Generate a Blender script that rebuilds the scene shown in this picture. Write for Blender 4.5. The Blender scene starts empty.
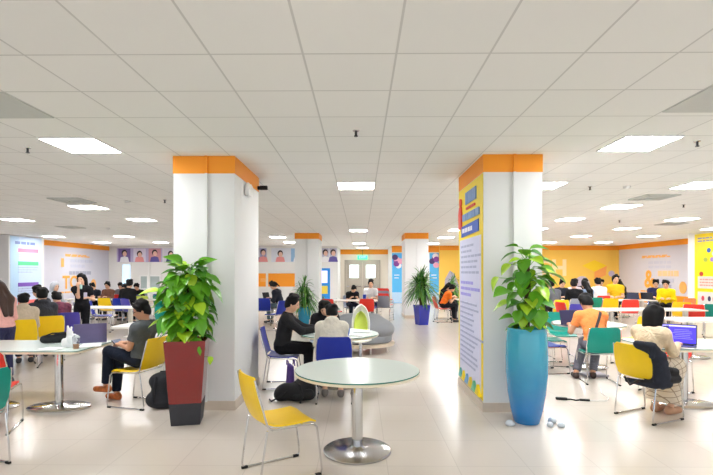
import bpy, bmesh, math, random
import numpy as np
from mathutils import Vector, Matrix

# ------------------------------------------------------------------ camera, world, exposure
scene = bpy.context.scene
COL = scene.collection
cam_data = bpy.data.cameras.new('camera')
cam = bpy.data.objects.new('camera', cam_data); COL.objects.link(cam)
cam_data.sensor_width = 36.0
cam_data.lens = 36.0 * 460 / 713
cam_data.shift_y = 0.0484
cam.location = (0, 0, 1.665)
cam.rotation_euler = (math.radians(90), 0, math.radians(0.5))
scene.camera = cam

world = bpy.data.worlds.new('open_side_fill'); scene.world = world  # even white fill let in behind the camera, added to brighten camera-facing surfaces
world.use_nodes = True
bg = world.node_tree.nodes['Background']
bg.inputs[0].default_value = (0.91, 0.96, 1.0, 1)
bg.inputs[1].default_value = 0.85

PANEL_STRENGTH = 32.0
scene.view_settings.view_transform = 'Standard'
scene.view_settings.look = 'None'
scene.view_settings.gamma = 1.0
scene.view_settings.use_curve_mapping = False
scene.view_settings.exposure = 0.80

CEIL = 3.065
rng = random.Random(7)
PI = math.pi

# ------------------------------------------------------------------ materials
def lin(c):
    return tuple(((x / 255) / 12.92 if x / 255 <= 0.04045 else ((x / 255 + 0.055) / 1.055) ** 2.4) for x in c)

_mats = {}
def mat(name, rgb, rough=0.5, metal=0.0, noise=0.04, scale=14.0, emit=0.0, spec=0.5, coat=0.0, trans=0.0, ior=1.45):
    if name in _mats: return _mats[name]
    m = bpy.data.materials.new(name); m.use_nodes = True
    nt = m.node_tree; b = nt.nodes['Principled BSDF']
    c = lin(rgb)
    b.inputs['Base Color'].default_value = (*c, 1)
    b.inputs['Roughness'].default_value = rough
    b.inputs['Metallic'].default_value = metal
    b.inputs['Specular IOR Level'].default_value = spec
    b.inputs['Coat Weight'].default_value = coat
    b.inputs['Transmission Weight'].default_value = trans
    b.inputs['IOR'].default_value = ior
    if emit:
        b.inputs['Emission Color'].default_value = (*c, 1)
        b.inputs['Emission Strength'].default_value = emit
    if noise and not emit:
        tc = nt.nodes.new('ShaderNodeTexCoord'); nz = nt.nodes.new('ShaderNodeTexNoise')
        nz.inputs['Scale'].default_value = scale
        mx = nt.nodes.new('ShaderNodeMix'); mx.data_type = 'RGBA'
        mx.inputs[6].default_value = (*[max(0, x * (1 - noise * 2)) for x in c], 1)
        mx.inputs[7].default_value = (*[min(1, x * (1 + noise * 2)) for x in c], 1)
        nt.links.new(tc.outputs['Object'], nz.inputs['Vector'])
        nt.links.new(nz.outputs['Fac'], mx.inputs[0])
        nt.links.new(mx.outputs[2], b.inputs['Base Color'])
    _mats[name] = m
    return m

def tile_mat(name, rgb, line, size, off, mortar, rough, spec, var=0.02, coat=0.0):
    m = bpy.data.materials.new(name); m.use_nodes = True
    nt = m.node_tree; b = nt.nodes['Principled BSDF']
    tc = nt.nodes.new('ShaderNodeTexCoord'); mp = nt.nodes.new('ShaderNodeMapping')
    mp.inputs['Location'].default_value = (off[0], off[1], 0)
    br = nt.nodes.new('ShaderNodeTexBrick'); br.offset = 0.0; br.squash = 1.0
    br.inputs['Scale'].default_value = 1.0
    br.inputs['Brick Width'].default_value = size; br.inputs['Row Height'].default_value = size
    br.inputs['Mortar Size'].default_value = mortar; br.inputs['Mortar Smooth'].default_value = 0.2
    c = lin(rgb); l = lin(line)
    br.inputs['Color1'].default_value = (*[x * (1 - var) for x in c], 1)
    br.inputs['Color2'].default_value = (*[min(1, x * (1 + var)) for x in c], 1)
    br.inputs['Mortar'].default_value = (*l, 1)
    nt.links.new(tc.outputs['Object'], mp.inputs['Vector']); nt.links.new(mp.outputs['Vector'], br.inputs['Vector'])
    nt.links.new(br.outputs['Color'], b.inputs['Base Color'])
    b.inputs['Roughness'].default_value = rough; b.inputs['Specular IOR Level'].default_value = spec
    b.inputs['Coat Weight'].default_value = coat
    b.inputs['Coat Roughness'].default_value = 0.06
    return m

M = {}
M['floor'] = tile_mat('polished_floor_tile', (211, 202, 191), (197, 188, 177), 0.6, (0.37, 0.25), 0.004, 0.22, 0.42, 0.012)
M['ceiling'] = tile_mat('ceiling_tile', (241, 241, 238), (212, 212, 209), 0.6, (0.37, 0.05), 0.008, 0.85, 0.2, 0.012)
M['white_wall'] = mat('white_wall_paint', (232, 231, 228), 0.6, noise=0.01, scale=3)
M['pillar_wall'] = mat('pillar_white_paint', (228, 229, 228), 0.55, noise=0.01, scale=3)
M['lavender_wall'] = mat('pale_lavender_wall_paint', (216, 215, 226), 0.6, noise=0.01, scale=3)
M['yellow_wall'] = mat('warm_yellow_wall_paint', (255, 206, 90), 0.6, noise=0.03, scale=0.6)
M['orange'] = mat('orange_paint', (255, 158, 36), 0.5, noise=0.02, scale=3)
M['beige_skirting'] = mat('beige_skirting_tile', (206, 192, 176), 0.3, noise=0.03)
M['chrome'] = mat('polished_chrome', (214, 214, 214), 0.14, 1.0, noise=0)
M['steel'] = mat('brushed_steel', (190, 190, 192), 0.22, 1.0, noise=0.05, scale=40)
M['black_rubber'] = mat('black_rubber', (18, 18, 20), 0.6)
M['panel_light'] = mat('light_diffuser', (250, 251, 253), emit=PANEL_STRENGTH)
M['white_plastic'] = mat('white_plastic', (238, 238, 236), 0.35, noise=0.01)
M['grey_vent'] = mat('grey_vent_metal', (200, 203, 199), 0.6, noise=0.02)
M['dark_metal'] = mat('dark_metal', (60, 60, 62), 0.4, 0.4)
M['cream_top'] = mat('cream_laminate', (238, 228, 202), 0.35, noise=0.02)
M['glass_top'] = mat('tinted_table_glass', (214, 227, 221), 0.2, noise=0, spec=0.5, coat=0.0)
M['glass_edge'] = mat('green_glass_edge', (40, 120, 105), 0.1, noise=0)
M['white_top'] = mat('white_laminate', (236, 232, 224), 0.3, noise=0.01)
CH = {'yellow': (252, 208, 4), 'blue': (12, 42, 160), 'teal': (0, 148, 132), 'red': (238, 52, 36), 'purple': (74, 66, 176),
      'lime': (202, 218, 92), 'orange': (255, 150, 80), 'grey': (150, 156, 172), 'green': (60, 170, 120)}
for k, v in CH.items(): M['ch_' + k] = mat(k + '_chair_plastic', v, 0.42, noise=0.02, coat=0.1)
M['skin'] = mat('skin', (226, 178, 148), 0.55, noise=0.03, scale=20)
M['skin_tan'] = mat('tan_skin', (205, 152, 120), 0.55, noise=0.03, scale=20)
M['lips'] = mat('lips', (178, 100, 92), 0.5)
M['eye'] = mat('dark_eye', (24, 18, 16), 0.3)
M['hair'] = mat('black_hair', (15, 13, 14), 0.6, noise=0.25, scale=60, spec=0.25)
M['hair_brown'] = mat('dark_brown_hair', (62, 42, 34), 0.45, noise=0.25, scale=60)
M['leaf_dark'] = mat('deep_green_leaf', (66, 138, 28), 0.35, noise=0.15, scale=6)
M['leaf_mid'] = mat('fresh_green_leaf', (98, 168, 34), 0.35, noise=0.15, scale=6)
M['leaf_light'] = mat('yellow_green_leaf', (168, 210, 44), 0.35, noise=0.15, scale=6)
M['strap_dark'] = mat('dark_strap_leaf', (60, 116, 46), 0.4, noise=0.15, scale=6)
M['strap_mid'] = mat('green_strap_leaf', (110, 164, 70), 0.4, noise=0.15, scale=6)
M['moss'] = mat('brown_moss_pole', (70, 56, 34), 0.9, noise=0.2, scale=40)
M['soil'] = mat('potting_soil', (52, 42, 34), 0.95, noise=0.2, scale=30)
M['paper'] = mat('white_paper', (240, 240, 238), 0.7, noise=0.01)
M['black_cloth'] = mat('black_nylon', (20, 20, 23), 0.7, noise=0.15, scale=40)

def cloth(name, rgb, noise=0.06):
    new = (name + '_cloth') not in _mats
    m = mat(name + '_cloth', rgb, 0.85, noise=noise, scale=30, spec=0.2)
    if new:
        nt = m.node_tree; b = nt.nodes['Principled BSDF']
        tc = nt.nodes.new('ShaderNodeTexCoord'); nz = nt.nodes.new('ShaderNodeTexNoise'); bp = nt.nodes.new('ShaderNodeBump')
        nz.inputs['Scale'].default_value = 11; nz.inputs['Detail'].default_value = 3; nz.inputs['Distortion'].default_value = 1.2
        bp.inputs['Strength'].default_value = 0.7; bp.inputs['Distance'].default_value = 0.03
        nt.links.new(tc.outputs['Object'], nz.inputs['Vector']); nt.links.new(nz.outputs['Fac'], bp.inputs['Height']); nt.links.new(bp.outputs['Normal'], b.inputs['Normal'])
    return m

# ------------------------------------------------------------------ object helpers
def link(o): COL.objects.link(o); return o

def setp(o, label=None, cat=None, group=None, kind=None):
    if label: o['label'] = label
    if cat: o['category'] = cat
    if group: o['group'] = group
    if kind: o['kind'] = kind
    return o

def empty(name, loc, heading=0.0, label=None, cat=None, group=None, kind=None):
    o = link(bpy.data.objects.new(name, None)); o.empty_display_size = 0.05
    o.location = loc; o.rotation_euler = (0, 0, math.radians(heading))
    return setp(o, label, cat, group, kind)

def from_mesh(name, me, parent=None, loc=(0, 0, 0), heading=0.0):
    o = link(bpy.data.objects.new(name, me)); o.location = loc
    o.rotation_euler = (0, 0, math.radians(heading))
    if parent: o.parent = parent
    return o

class MB:
    """collects shapes into one mesh"""
    def __init__(s): s.v = []; s.f = []; s.m = []; s.smooth = []
    def add(s, verts, faces, mi=0, smooth=True):
        o = len(s.v); s.v.extend([tuple(v) for v in verts])
        s.f.extend([tuple(i + o for i in f) for f in faces])
        s.m.extend([mi] * len(faces)); s.smooth.extend([smooth] * len(faces)); return s
    def box(s, c, d, rotz=0.0, mi=0, bev=0.0, rot=None):
        x, y, z = (q / 2 for q in d)
        R = rot if rot is not None else Matrix.Rotation(rotz, 3, 'Z')
        c = Vector(c)
        if bev <= 0:
            vs = [R @ Vector((a * x, b * y, e * z)) + c for e in (-1, 1) for a, b in ((-1, -1), (1, -1), (1, 1), (-1, 1))]
            fs = [(3, 2, 1, 0), (4, 5, 6, 7)] + [(i, (i + 1) % 4, (i + 1) % 4 + 4, i + 4) for i in range(4)]
            return s.add(vs, fs, mi, False)
        bm = bmesh.new(); bmesh.ops.create_cube(bm, size=1)
        for v in bm.verts: v.co = Vector((v.co.x * d[0], v.co.y * d[1], v.co.z * d[2]))
        bmesh.ops.bevel(bm, geom=list(bm.edges), offset=min(bev, min(d) * 0.45), segments=2, affect='EDGES', profile=0.6)
        vs = [R @ v.co + c for v in bm.verts]; bm.verts.index_update()
        fs = [tuple(v.index for v in f.verts) for f in bm.faces]; bm.free()
        return s.add(vs, fs, mi, True)
    def tube(s, pts, r, n=8, mi=0, closed=False, r2=None):
        pts = [Vector(p) for p in pts]; N = len(pts); vs = []; fs = []
        up = None
        for i, p in enumerate(pts):
            if closed: t = pts[(i + 1) % N] - pts[i - 1]
            else: t = pts[min(i + 1, N - 1)] - pts[max(i - 1, 0)]
            t.normalize()
            if up is None:
                a = Vector((0, 0, 1)) if abs(t.z) < 0.9 else Vector((1, 0, 0))
                up = (a - t * a.dot(t)).normalized()
            else:
                up = up - t * up.dot(t)
                up = up.normalized() if up.length > 1e-6 else Vector((1, 0, 0))
            w = t.cross(up)
            rr = r if r2 is None else r + (r2 - r) * i / max(1, N - 1)
            if isinstance(r, (list, tuple)): rr = r[i]
            for k in range(n):
                a = 2 * PI * k / n
                vs.append(p + up * math.cos(a) * rr + w * math.sin(a) * rr)
        for i in range(N if closed else N - 1):
            j = (i + 1) % N
            for k in range(n):
                fs.append((i * n + k, i * n + (k + 1) % n, j * n + (k + 1) % n, j * n + k))
        if not closed:
            fs.append(tuple(reversed(range(n)))); fs.append(tuple((N - 1) * n + k for k in range(n)))
        return s.add(vs, fs, mi, True)
    def lathe(s, prof, n=40, mi=0, c=(0, 0, 0), sx=1.0, sy=1.0, a0=0.0, a1=2 * PI):
        full = abs(a1 - a0 - 2 * PI) < 1e-6
        cols = n if full else n + 1; vs = []; fs = []
        for (r, z) in prof:
            for k in range(cols):
                a = a0 + (a1 - a0) * k / n
                vs.append((c[0] + r * math.cos(a) * sx, c[1] + r * math.sin(a) * sy, c[2] + z))
        for i in range(len(prof) - 1):
            for k in range(n):
                k2 = (k + 1) % cols
                fs.append((i * cols + k, i * cols + k2, (i + 1) * cols + k2, (i + 1) * cols + k))
        s.add(vs, fs, mi, True)
        return s
    def prism(s, poly, z0, z1, mi=0, smooth=False):
        n = len(poly)
        vs = [(x, y, z0) for x, y in poly] + [(x, y, z1) for x, y in poly]
        fs = [tuple(reversed(range(n))), tuple(range(n, 2 * n))] + [(i, (i + 1) % n, (i + 1) % n + n, i + n) for i in range(n)]
        return s.add(vs, fs, mi, smooth)
    def ell(s, c, r, R=None, mi=0, n=12, m=8):
        vs = []; fs = []; R = R if R is not None else Matrix.Identity(3); c = Vector(c)
        for i in range(m + 1):
            th = PI * i / m
            for k in range(n):
                a = 2 * PI * k / n
                vs.append(R @ Vector((r[0] * math.sin(th) * math.cos(a), r[1] * math.sin(th) * math.sin(a), r[2] * math.cos(th))) + c)
        for i in range(m):
            for k in range(n):
                fs.append((i * n + k, (i + 1) * n + k, (i + 1) * n + (k + 1) % n, i * n + (k + 1) % n))
        return s.add(vs, fs, mi, True)
    def sheet(s, grid, t, mi=0):
        """thick curved sheet from a grid of points (rows x cols)"""
        R = len(grid); Cc = len(grid[0]); P = [[Vector(p) for p in row] for row in grid]
        vs = []; 
        def nrm(i, j):
            a = P[min(i + 1, R - 1)][j] - P[max(i - 1, 0)][j]; b = P[i][min(j + 1, Cc - 1)] - P[i][max(j - 1, 0)]
            return a.cross(b).normalized()
        for sgn in (1, -1):
            for i in range(R):
                for j in range(Cc): vs.append(P[i][j] + nrm(i, j) * (t / 2 * sgn))
        o = R * Cc; fs = []
        for i in range(R - 1):
            for j in range(Cc - 1):
                a, b, c, d = i * Cc + j, i * Cc + j + 1, (i + 1) * Cc + j + 1, (i + 1) * Cc + j
                fs.append((d, c, b, a)); fs.append((a + o, b + o, c + o, d + o))
        edge = [(0, j) for j in range(Cc)] + [(i, Cc - 1) for i in range(1, R)] + [(R - 1, j) for j in range(Cc - 2, -1, -1)] + [(i, 0) for i in range(R - 2, 0, -1)]
        E = len(edge)
        for q in range(E):
            a = edge[q][0] * Cc + edge[q][1]; b = edge[(q + 1) % E][0] * Cc + edge[(q + 1) % E][1]
            fs.append((a, b, b + o, a + o))
        return s.add(vs, fs, mi, True)
    def mesh(s, name, mats):
        me = bpy.data.meshes.new(name)
        me.from_pydata(s.v, [], s.f)
        for m in (mats if isinstance(mats, (list, tuple)) else [mats]): me.materials.append(m)
        me.polygons.foreach_set('material_index', s.m)
        me.polygons.foreach_set('use_smooth', s.smooth)
        me.update()
        bm = bmesh.new(); bm.from_mesh(me)
        bmesh.ops.recalc_face_normals(bm, faces=bm.faces); bm.to_mesh(me); bm.free()
        try: me.set_sharp_from_angle(angle=math.radians(42))
        except Exception: pass
        return me
    def obj(s, name, mats, parent=None, loc=(0, 0, 0), heading=0.0):
        return from_mesh(name, s.mesh(name, mats), parent, loc, heading)

def rrect(hx, hy, r, n=5):
    pts = []
    for cx, cy, a0 in ((hx - r, hy - r, 0), (-hx + r, hy - r, 90), (-hx + r, -hy + r, 180), (hx - r, -hy + r, 270)):
        for k in range(n + 1):
            a = math.radians(a0 + 90 * k / n); pts.append((cx + r * math.cos(a), cy + r * math.sin(a)))
    return pts

def arc(c, r, a0, a1, n, f):
    return [f(c, r, math.radians(a0 + (a1 - a0) * k / n)) for k in range(n + 1)]

def text_mesh(name, body, size, mats, parent, matrix, depth=0.004, align='CENTER', fat=0.0):
    cu = bpy.data.curves.new(name, 'FONT'); cu.body = body; cu.size = size; cu.extrude = depth; cu.offset = fat
    cu.align_x = align; cu.align_y = 'CENTER'; cu.resolution_u = 3
    o = link(bpy.data.objects.new(name, cu)); dg = bpy.context.evaluated_depsgraph_get()
    me = bpy.data.meshes.new_from_object(o.evaluated_get(dg))
    bpy.data.objects.remove(o); me.materials.clear(); me.materials.append(mats)
    t = from_mesh(name, me, parent); t.matrix_local = matrix
    return t

# ------------------------------------------------------------------ the room shell
def structure(name, mb, mats, label, parent=None, loc=(0, 0, 0)):
    o = mb.obj(name, mats, parent, loc)
    if parent is None: setp(o, label, None, None, 'structure')
    return o

XL, XR = -13.75, 13.7
structure('floor', MB().box((0, 12.5, -0.05), (28.4, 33, 0.1)), M['floor'], 'glossy cream tiled floor of the study hall')
structure('ceiling', MB().box((0, 12.5, CEIL + 0.05), (28.4, 33, 0.1)), M['ceiling'], 'white suspended ceiling of square tiles')
structure('wall_left', MB().box((XL - 0.1, 12.5, CEIL / 2), (0.2, 33, CEIL)), M['lavender_wall'], 'pale lavender wall behind the standing woman in black')
structure('wall_right', MB().box((XR + 0.1, 12.5, CEIL / 2), (0.2, 33, CEIL)), M['lavender_wall'], 'pale lavender wall with the large ampersand lettering')
structure('wall_rear', MB().box(((XL - 1.25) / 2, 25.1, CEIL / 2), (abs(XL + 1.25), 0.2, CEIL)), M['white_wall'], 'white rear wall under the photo banners')
structure('wall_passage', MB().box((-1.35, 27.0, CEIL / 2), (0.2, 3.6, CEIL)), M['white_wall'], 'white return wall beside the double door')
M['door_wall'] = mat('warm_beige_wall_paint', (240, 229, 214), 0.6, noise=0.01, scale=3)
structure('wall_entrance', MB().box((0.4, 28.7, CEIL / 2), (4.0, 0.2, CEIL)), M['door_wall'], 'beige wall around the grey double door')
structure('wall_yellow', MB().box((9.0, 24.6, CEIL / 2), (9.6, 0.2, CEIL)), M['yellow_wall'], 'warm yellow mural wall behind the crowd of students')
structure('wall_blue', MB().box((2.95, 26.6, CEIL / 2), (2.5, 3.8, CEIL)), M['white_wall'], 'white wall block carrying the sky blue posters')
# orange bands and plinths
structure('trim_1', MB().box((XL + 0.02, 22.4, CEIL - 0.115), (0.04, 5.2, 0.23)), M['orange'], 'orange band along the top of the lavender wall by the standing woman')
structure('trim_2', MB().box((XR - 0.02, 21.7, CEIL - 0.115), (0.04, 5.7, 0.23)), M['orange'], 'orange band above the ampersand wall')
structure('trim_3', MB().box((9.0, 24.49, CEIL - 0.12), (9.6, 0.03, 0.24)), M['orange'], 'orange band above the yellow mural wall')
structure('trim_4', MB().box((0.35, 28.58, CEIL - 0.15), (3.3, 0.04, 0.30)), M['orange'], 'orange band above the grey double door')
structure('trim_5', MB().box((2.95, 24.68, CEIL - 0.17), (2.54, 0.05, 0.34)), M['orange'], 'orange band above the sky blue poster')
structure('trim_6', MB().box((XR - 0.02, 21.7, 0.42), (0.04, 5.6, 0.42)), M['orange'], 'orange plinth band low on the ampersand wall')
structure('baseboard_rear', MB().box(((XL - 1.25) / 2, 24.985, 0.06), (abs(XL + 1.25), 0.03, 0.12)), M['beige_skirting'], 'beige skirting of the white rear wall')
structure('baseboard_left', MB().box((XL + 0.015, 20, 0.06), (0.03, 10, 0.12)), M['beige_skirting'], 'beige skirting of the lavender wall by the standing woman')
structure('baseboard_right', MB().box((XR - 0.015, 20, 0.06), (0.03, 9, 0.12)), M['beige_skirting'], 'beige skirting of the ampersand wall')
# pilasters carrying posters
structure('pilaster_wall_left', MB().box((XL + 0.35, 17.9, CEIL / 2), (0.7, 1.9, CEIL)), M['white_wall'], 'white pilaster carrying the pale blue notice')
structure('pilaster_wall_right', MB().box((XR - 0.75, 16.25, CEIL / 2), (1.7, 1.7, CEIL)), M['white_wall'], 'white pilaster carrying the yellow notice')

def pillar(x0, x1, y0, y1, label, conduit_x):
    cx, cy, w, d = (x0 + x1) / 2, (y0 + y1) / 2, x1 - x0, y1 - y0
    root = empty('pillar', (cx, cy, 0), 0, label, None, None, 'structure')
    MB().box((0, 0, CEIL / 2), (w, d, CEIL)).obj('shaft', M['pillar_wall'], root)
    MB().box((0, 0, CEIL - 0.105), (w + 0.012, d + 0.012, 0.21)).obj('orange_band', M['orange'], root)
    MB().box((0, 0, 0.055), (w + 0.03, d + 0.03, 0.11)).obj('skirting', M['beige_skirting'], root)
    MB().box((conduit_x - cx, -d / 2 - 0.012, CEIL / 2 + 0.05), (0.03, 0.022, CEIL - 0.1)).obj('conduit', M['pillar_wall'], root)
    MB().box((conduit_x - cx, -d / 2 - 0.016, CEIL - 0.105), (0.034, 0.022, 0.21)).obj('conduit_band', M['orange'], root)
    return root
pillar(-2.26, -1.52, 5.54, 6.84, 'white square pillar with orange top band behind the red planter', -1.86)
pillar(1.465, 2.16, 5.49, 6.84, 'white square pillar with orange top band behind the turquoise vase', 1.83)
pillar(-2.36, -1.5, 16.5, 17.8, 'distant white pillar behind the turquoise-potted dracaena', -1.9)
pillar(1.6, 2.43, 16.5, 17.8, 'distant white pillar behind the cobalt-potted dracaena', 2.02)

# door, exit sign
d = empty('door_1', (0.12, 28.56, 0), 0, 'grey double door with two glazed panes at the end of the hall', None, None, 'structure')
M['door_grey'] = mat('door_grey_paint', (184, 174, 160), 0.5, noise=0.02)
M['pane'] = mat('bright_door_glass', (214, 232, 236), emit=0.9)
fr = MB()
for s in (-1, 1): fr.box((s * 1.06, 0, 1.18), (0.1, 0.12, 2.36))
fr.box((0, 0, 2.36), (2.22, 0.12, 0.1)).obj('door_frame', M['door_grey'], d)
for s in (-1, 1):
    leaf = MB()
    leaf.box((s * 0.505, 0.01, 0.65), (1.0, 0.05, 1.3)); leaf.box((s * 0.505, 0.01, 2.21), (1.0, 0.05, 0.2))
    leaf.box((s * 0.115, 0.01, 1.7), (0.22, 0.05, 0.84)); leaf.box((s * 0.9, 0.01, 1.7), (0.2, 0.05, 0.84))
    lf = leaf.obj('door_leaf', M['door_grey'], d)
    MB().box((s * 0.51, 0.01, 1.7), (0.6, 0.02, 0.84)).obj('pane', M['pane'], lf)
    MB().box((s * 0.52, -0.05, 0.78), (0.9, 0.03, 0.05)).obj('push_bar', M['chrome'], lf)
ex = empty('exit_sign', (0.12, 28.4, 2.56), 0, 'small green exit sign hanging above the grey double door', 'sign')
M['exit_green'] = mat('lit_exit_green', (60, 216, 140), emit=1.2)
MB().box((0, 0, 0), (0.62, 0.06, 0.26), bev=0.01).obj('sign_box', M['exit_green'], ex)
text_mesh('lettering', 'EXIT', 0.2, M['white_plastic'], ex, Matrix.Translation((0, -0.036, 0)) @ Matrix.Rotation(PI / 2, 4, 'X'))
MB().box((0, 0.0, 0.3), (0.02, 0.02, 0.41)).obj('hanger', M['dark_metal'], ex)

# windows / glazed openings in the rear wall
def window(n, x, z, w, h, colour, label, em=0.0):
    o = empty('window_%d' % n, (x, 24.97, z), 0, label, None, None, 'structure')
    f = MB()
    for s in (-1, 1):
        f.box((s * w / 2, 0, 0), (0.07, 0.08, h + 0.07)); f.box((0, 0, s * h / 2), (w, 0.08, 0.07))
    f.obj('window_frame', M['white_plastic'], o)
    MB().box((0, 0.01, 0), (w, 0.02, h)).obj('pane', colour, o)
    return o
M['blue_pane'] = mat('sky_lit_pane', (178, 212, 234), emit=0.75)
M['green_pane'] = mat('grey_green_glass', (176, 190, 188), 0.08, noise=0.08, scale=2)
window(1, -12.75, 1.45, 0.5, 1.3, M['blue_pane'], 'narrow bright blue window under the photo banner')
window(2, -11.8, 1.1, 0.42, 0.72, M['green_pane'], 'small grey-green window beside the white mullion')
window(3, -11.2, 1.12, 0.6, 0.68, M['green_pane'], 'wider grey-green window above the far tables')
structure('trim_7', MB().box((-11.5, 24.94, 1.2), (0.08, 0.1, 2.0)), M['white_plastic'], 'white vertical mullion below the photo banner')

# ------------------------------------------------------------------ ceiling fittings
LIGHTS = [
 (-3.07, 5.05, 'large bright square ceiling light just before the red planter pillar'),
 (3.02, 5.03, 'large bright square ceiling light just before the poster pillar'),
 (-.07, 7.45, 'bright square ceiling light centred between the two white pillars'),
 (2.93, 7.45, 'square ceiling light half hidden by the poster pillar'),
 (5.45, 7.45, 'bright square ceiling light cut by the picture edge above the women with laptop'),
 (-5.85, 9.85, 'square ceiling light behind the ceiling diffuser, above the standing woman'),
 (5.55, 9.85, 'square ceiling light just behind the ceiling diffuser on the yellow wall side'),
 (-9.2, 12.25, 'square ceiling light above the pale blue notice'),
 (-5.85, 12.25, 'square ceiling light beside the red planter pillar, above the photo banner'),
 (5.55, 12.25, 'square ceiling light beside the poster pillar, above the big white letters'),
 (8.5, 12.25, 'square ceiling light above the ampersand wall, largest there'),
 (-.07, 15.5, 'small square ceiling light above the exit sign, nearer of two'),
 (3.25, 15.3, 'small square ceiling light beside the far pillar band, nearer of two'),
 (5.7, 15.0, 'small square ceiling light partly behind the poster pillar edge'),
 (8.55, 14.85, 'small square ceiling light before the corner of the ampersand wall'),
 (11.4, 14.9, 'small square ceiling light above the yellow notice'),
 (-12.07, 18.0, 'small square ceiling light by the orange band, nearer on the lavender wall'),
 (-9.3, 18.0, 'small square ceiling light before the photo banner, nearer of two'),
 (-3.3, 18.3, 'small square ceiling light beside the red planter pillar, nearer of two'),
 (3.45, 18.6, 'small square ceiling light beside the far pillar band, middle one'),
 (8.6, 18.0, 'small square ceiling light before the yellow wall, nearer in the middle'),
 (11.2, 18.0, 'small square ceiling light near the orange band of the ampersand wall'),
 (-12.2, 21.6, 'thin square ceiling light by the orange band corner, farther one'),
 (-9.4, 21.6, 'thin square ceiling light before the photo banner, farther of two'),
 (-3.3, 21.6, 'thin square ceiling light above the people banner, farther of two'),
 (-.07, 22.4, 'thin square ceiling light above the exit sign, farther of two'),
 (3.5, 22.4, 'thin square ceiling light beside the far pillar band, farther one'),
 (8.8, 21.7, 'thin square ceiling light above the yellow wall, beside the poster pillar'),
 (11.4, 21.7, 'thin square ceiling light in the corner above the yellow wall'),
 (0.12, 26.6, 'added thin square ceiling light brightening the recess before the grey double door'),  # added lamp, only there to brighten the dark door recess
 (-6.07, 2.65, 'square ceiling light of the front row, outside the view'),
 (-.07, 0.25, 'square ceiling light overhead behind the viewer'),
 (5.93, 2.65, 'square ceiling light of the front row, outside the view by the laptop table'),
 (-11.5, 8.0, 'square ceiling light over the pink jacket side, outside the view'),
 (11.5, 8.0, 'square ceiling light over the teal chair side, outside the view'),
]
me_frame = MB()
for s in (-1, 1):
    me_frame.box((s * 0.292, 0, -0.006), (0.016, 0.6, 0.014)); me_frame.box((0, s * 0.292, -0.006), (0.57, 0.016, 0.014))
me_frame = me_frame.mesh('frame', M['white_plastic'])
me_diff = MB().box((0, 0, -0.004), (0.568, 0.568, 0.008)).mesh('diffuser', M['panel_light'])
for x, y, lb in LIGHTS:
    o = empty('ceiling_light', (x, y, CEIL), 0, lb, 'ceiling light', 'square ceiling light panels')
    from_mesh('frame', me_frame, o); from_mesh('diffuser', me_diff, o)

def vent(x, y, w, label):
    o = empty('ceiling_vent', (x, y, CEIL), 0, label, 'vent', 'ceiling air vents')
    f = MB()
    for q in (1.0, 0.72, 0.44):
        for s in (-1, 1):
            f.box((s * w / 2 * q * 0.96, 0, -0.012), (w * 0.05, w * q, 0.024)); f.box((0, s * w / 2 * q * 0.96, -0.012), (w * q, w * 0.05, 0.024))
    f.obj('grille', M['grey_vent'], o)
    MB().box((0, 0, -0.002), (w, w, 0.006)).obj('backing', M['grey_vent'], o)
def flat_vent(x, y, label):
    o = empty('ceiling_vent', (x, y, CEIL), 0, label, 'vent', 'ceiling air vents')
    MB().box((0, 0, -0.004), (0.585, 0.585, 0.008)).obj('cover', M['grey_vent'], o)
flat_vent(-3.07, 3.85, 'flat grey square ceiling vent cut by the picture edge before the red planter')
flat_vent(2.93, 3.75, 'flat grey square ceiling vent cut by the picture edge before the poster pillar')
vent(-5.6, 8.9, 0.6, 'grey square ceiling diffuser above the pink jacket and lavender wall')
vent(5.45, 8.6, 0.6, 'grey square ceiling diffuser between two bright panels above the yellow wall')
vent(-9.0, 14.2, 0.6, 'thin far ceiling diffuser above the standing woman in black')
vent(9.0, 13.4, 0.6, 'thin far ceiling diffuser above the ampersand wall')

def sprinkler(x, y, label):
    o = empty('sprinkler', (x, y, CEIL), 0, label, 'sprinkler', 'ceiling sprinkler heads')
    MB().lathe([(0, 0), (0.035, 0), (0.03, -0.008), (0, -0.008)], 12).obj('rosette', M['chrome'], o)
    MB().lathe([(0, -0.005), (0.012, -0.005), (0.012, -0.05), (0.02, -0.052), (0.02, -0.06), (0, -0.06)], 10).obj('nozzle', M['dark_metal'], o)
for x, y, lb in [(-3.75, 5.15, 'small sprinkler head near the picture edge beside the large ceiling light'),
                 (-.045, 4.55, 'small sprinkler head in the middle of the ceiling before both pillars'),
                 (-3.8, 8.9, 'small sprinkler head beside the orange band of the red planter pillar'),
                 (3.6, 4.95, 'small sprinkler head near the picture edge behind the large ceiling light'),
                 (3.75, 7.55, 'small sprinkler head between two ceiling lights beside the poster pillar'),
                 (6.7, 9.6, 'small sprinkler head below the edge ceiling light over the ampersand wall'),
                 (7.0, 12.5, 'tiny sprinkler head between the two far lights before the yellow wall')]:
    sprinkler(x, y, lb)
def smoke(x, y, label):
    o = MB().lathe([(0, 0), (0.055, 0), (0.055, -0.02), (0.035, -0.04), (0, -0.04)], 16).obj('smoke_detector', M['white_plastic'], None, (x, y, CEIL))
    setp(o, label, 'smoke detector', 'ceiling smoke detectors')
smoke(4.35, 7.55, 'round white smoke detector beside the sprinkler near the poster pillar')
smoke(-4.6, 9.05, 'round white smoke detector beside the ceiling light above the red planter')
smoke(-8.1, 14.7, 'tiny white smoke detector above the standing woman in black')

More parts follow.
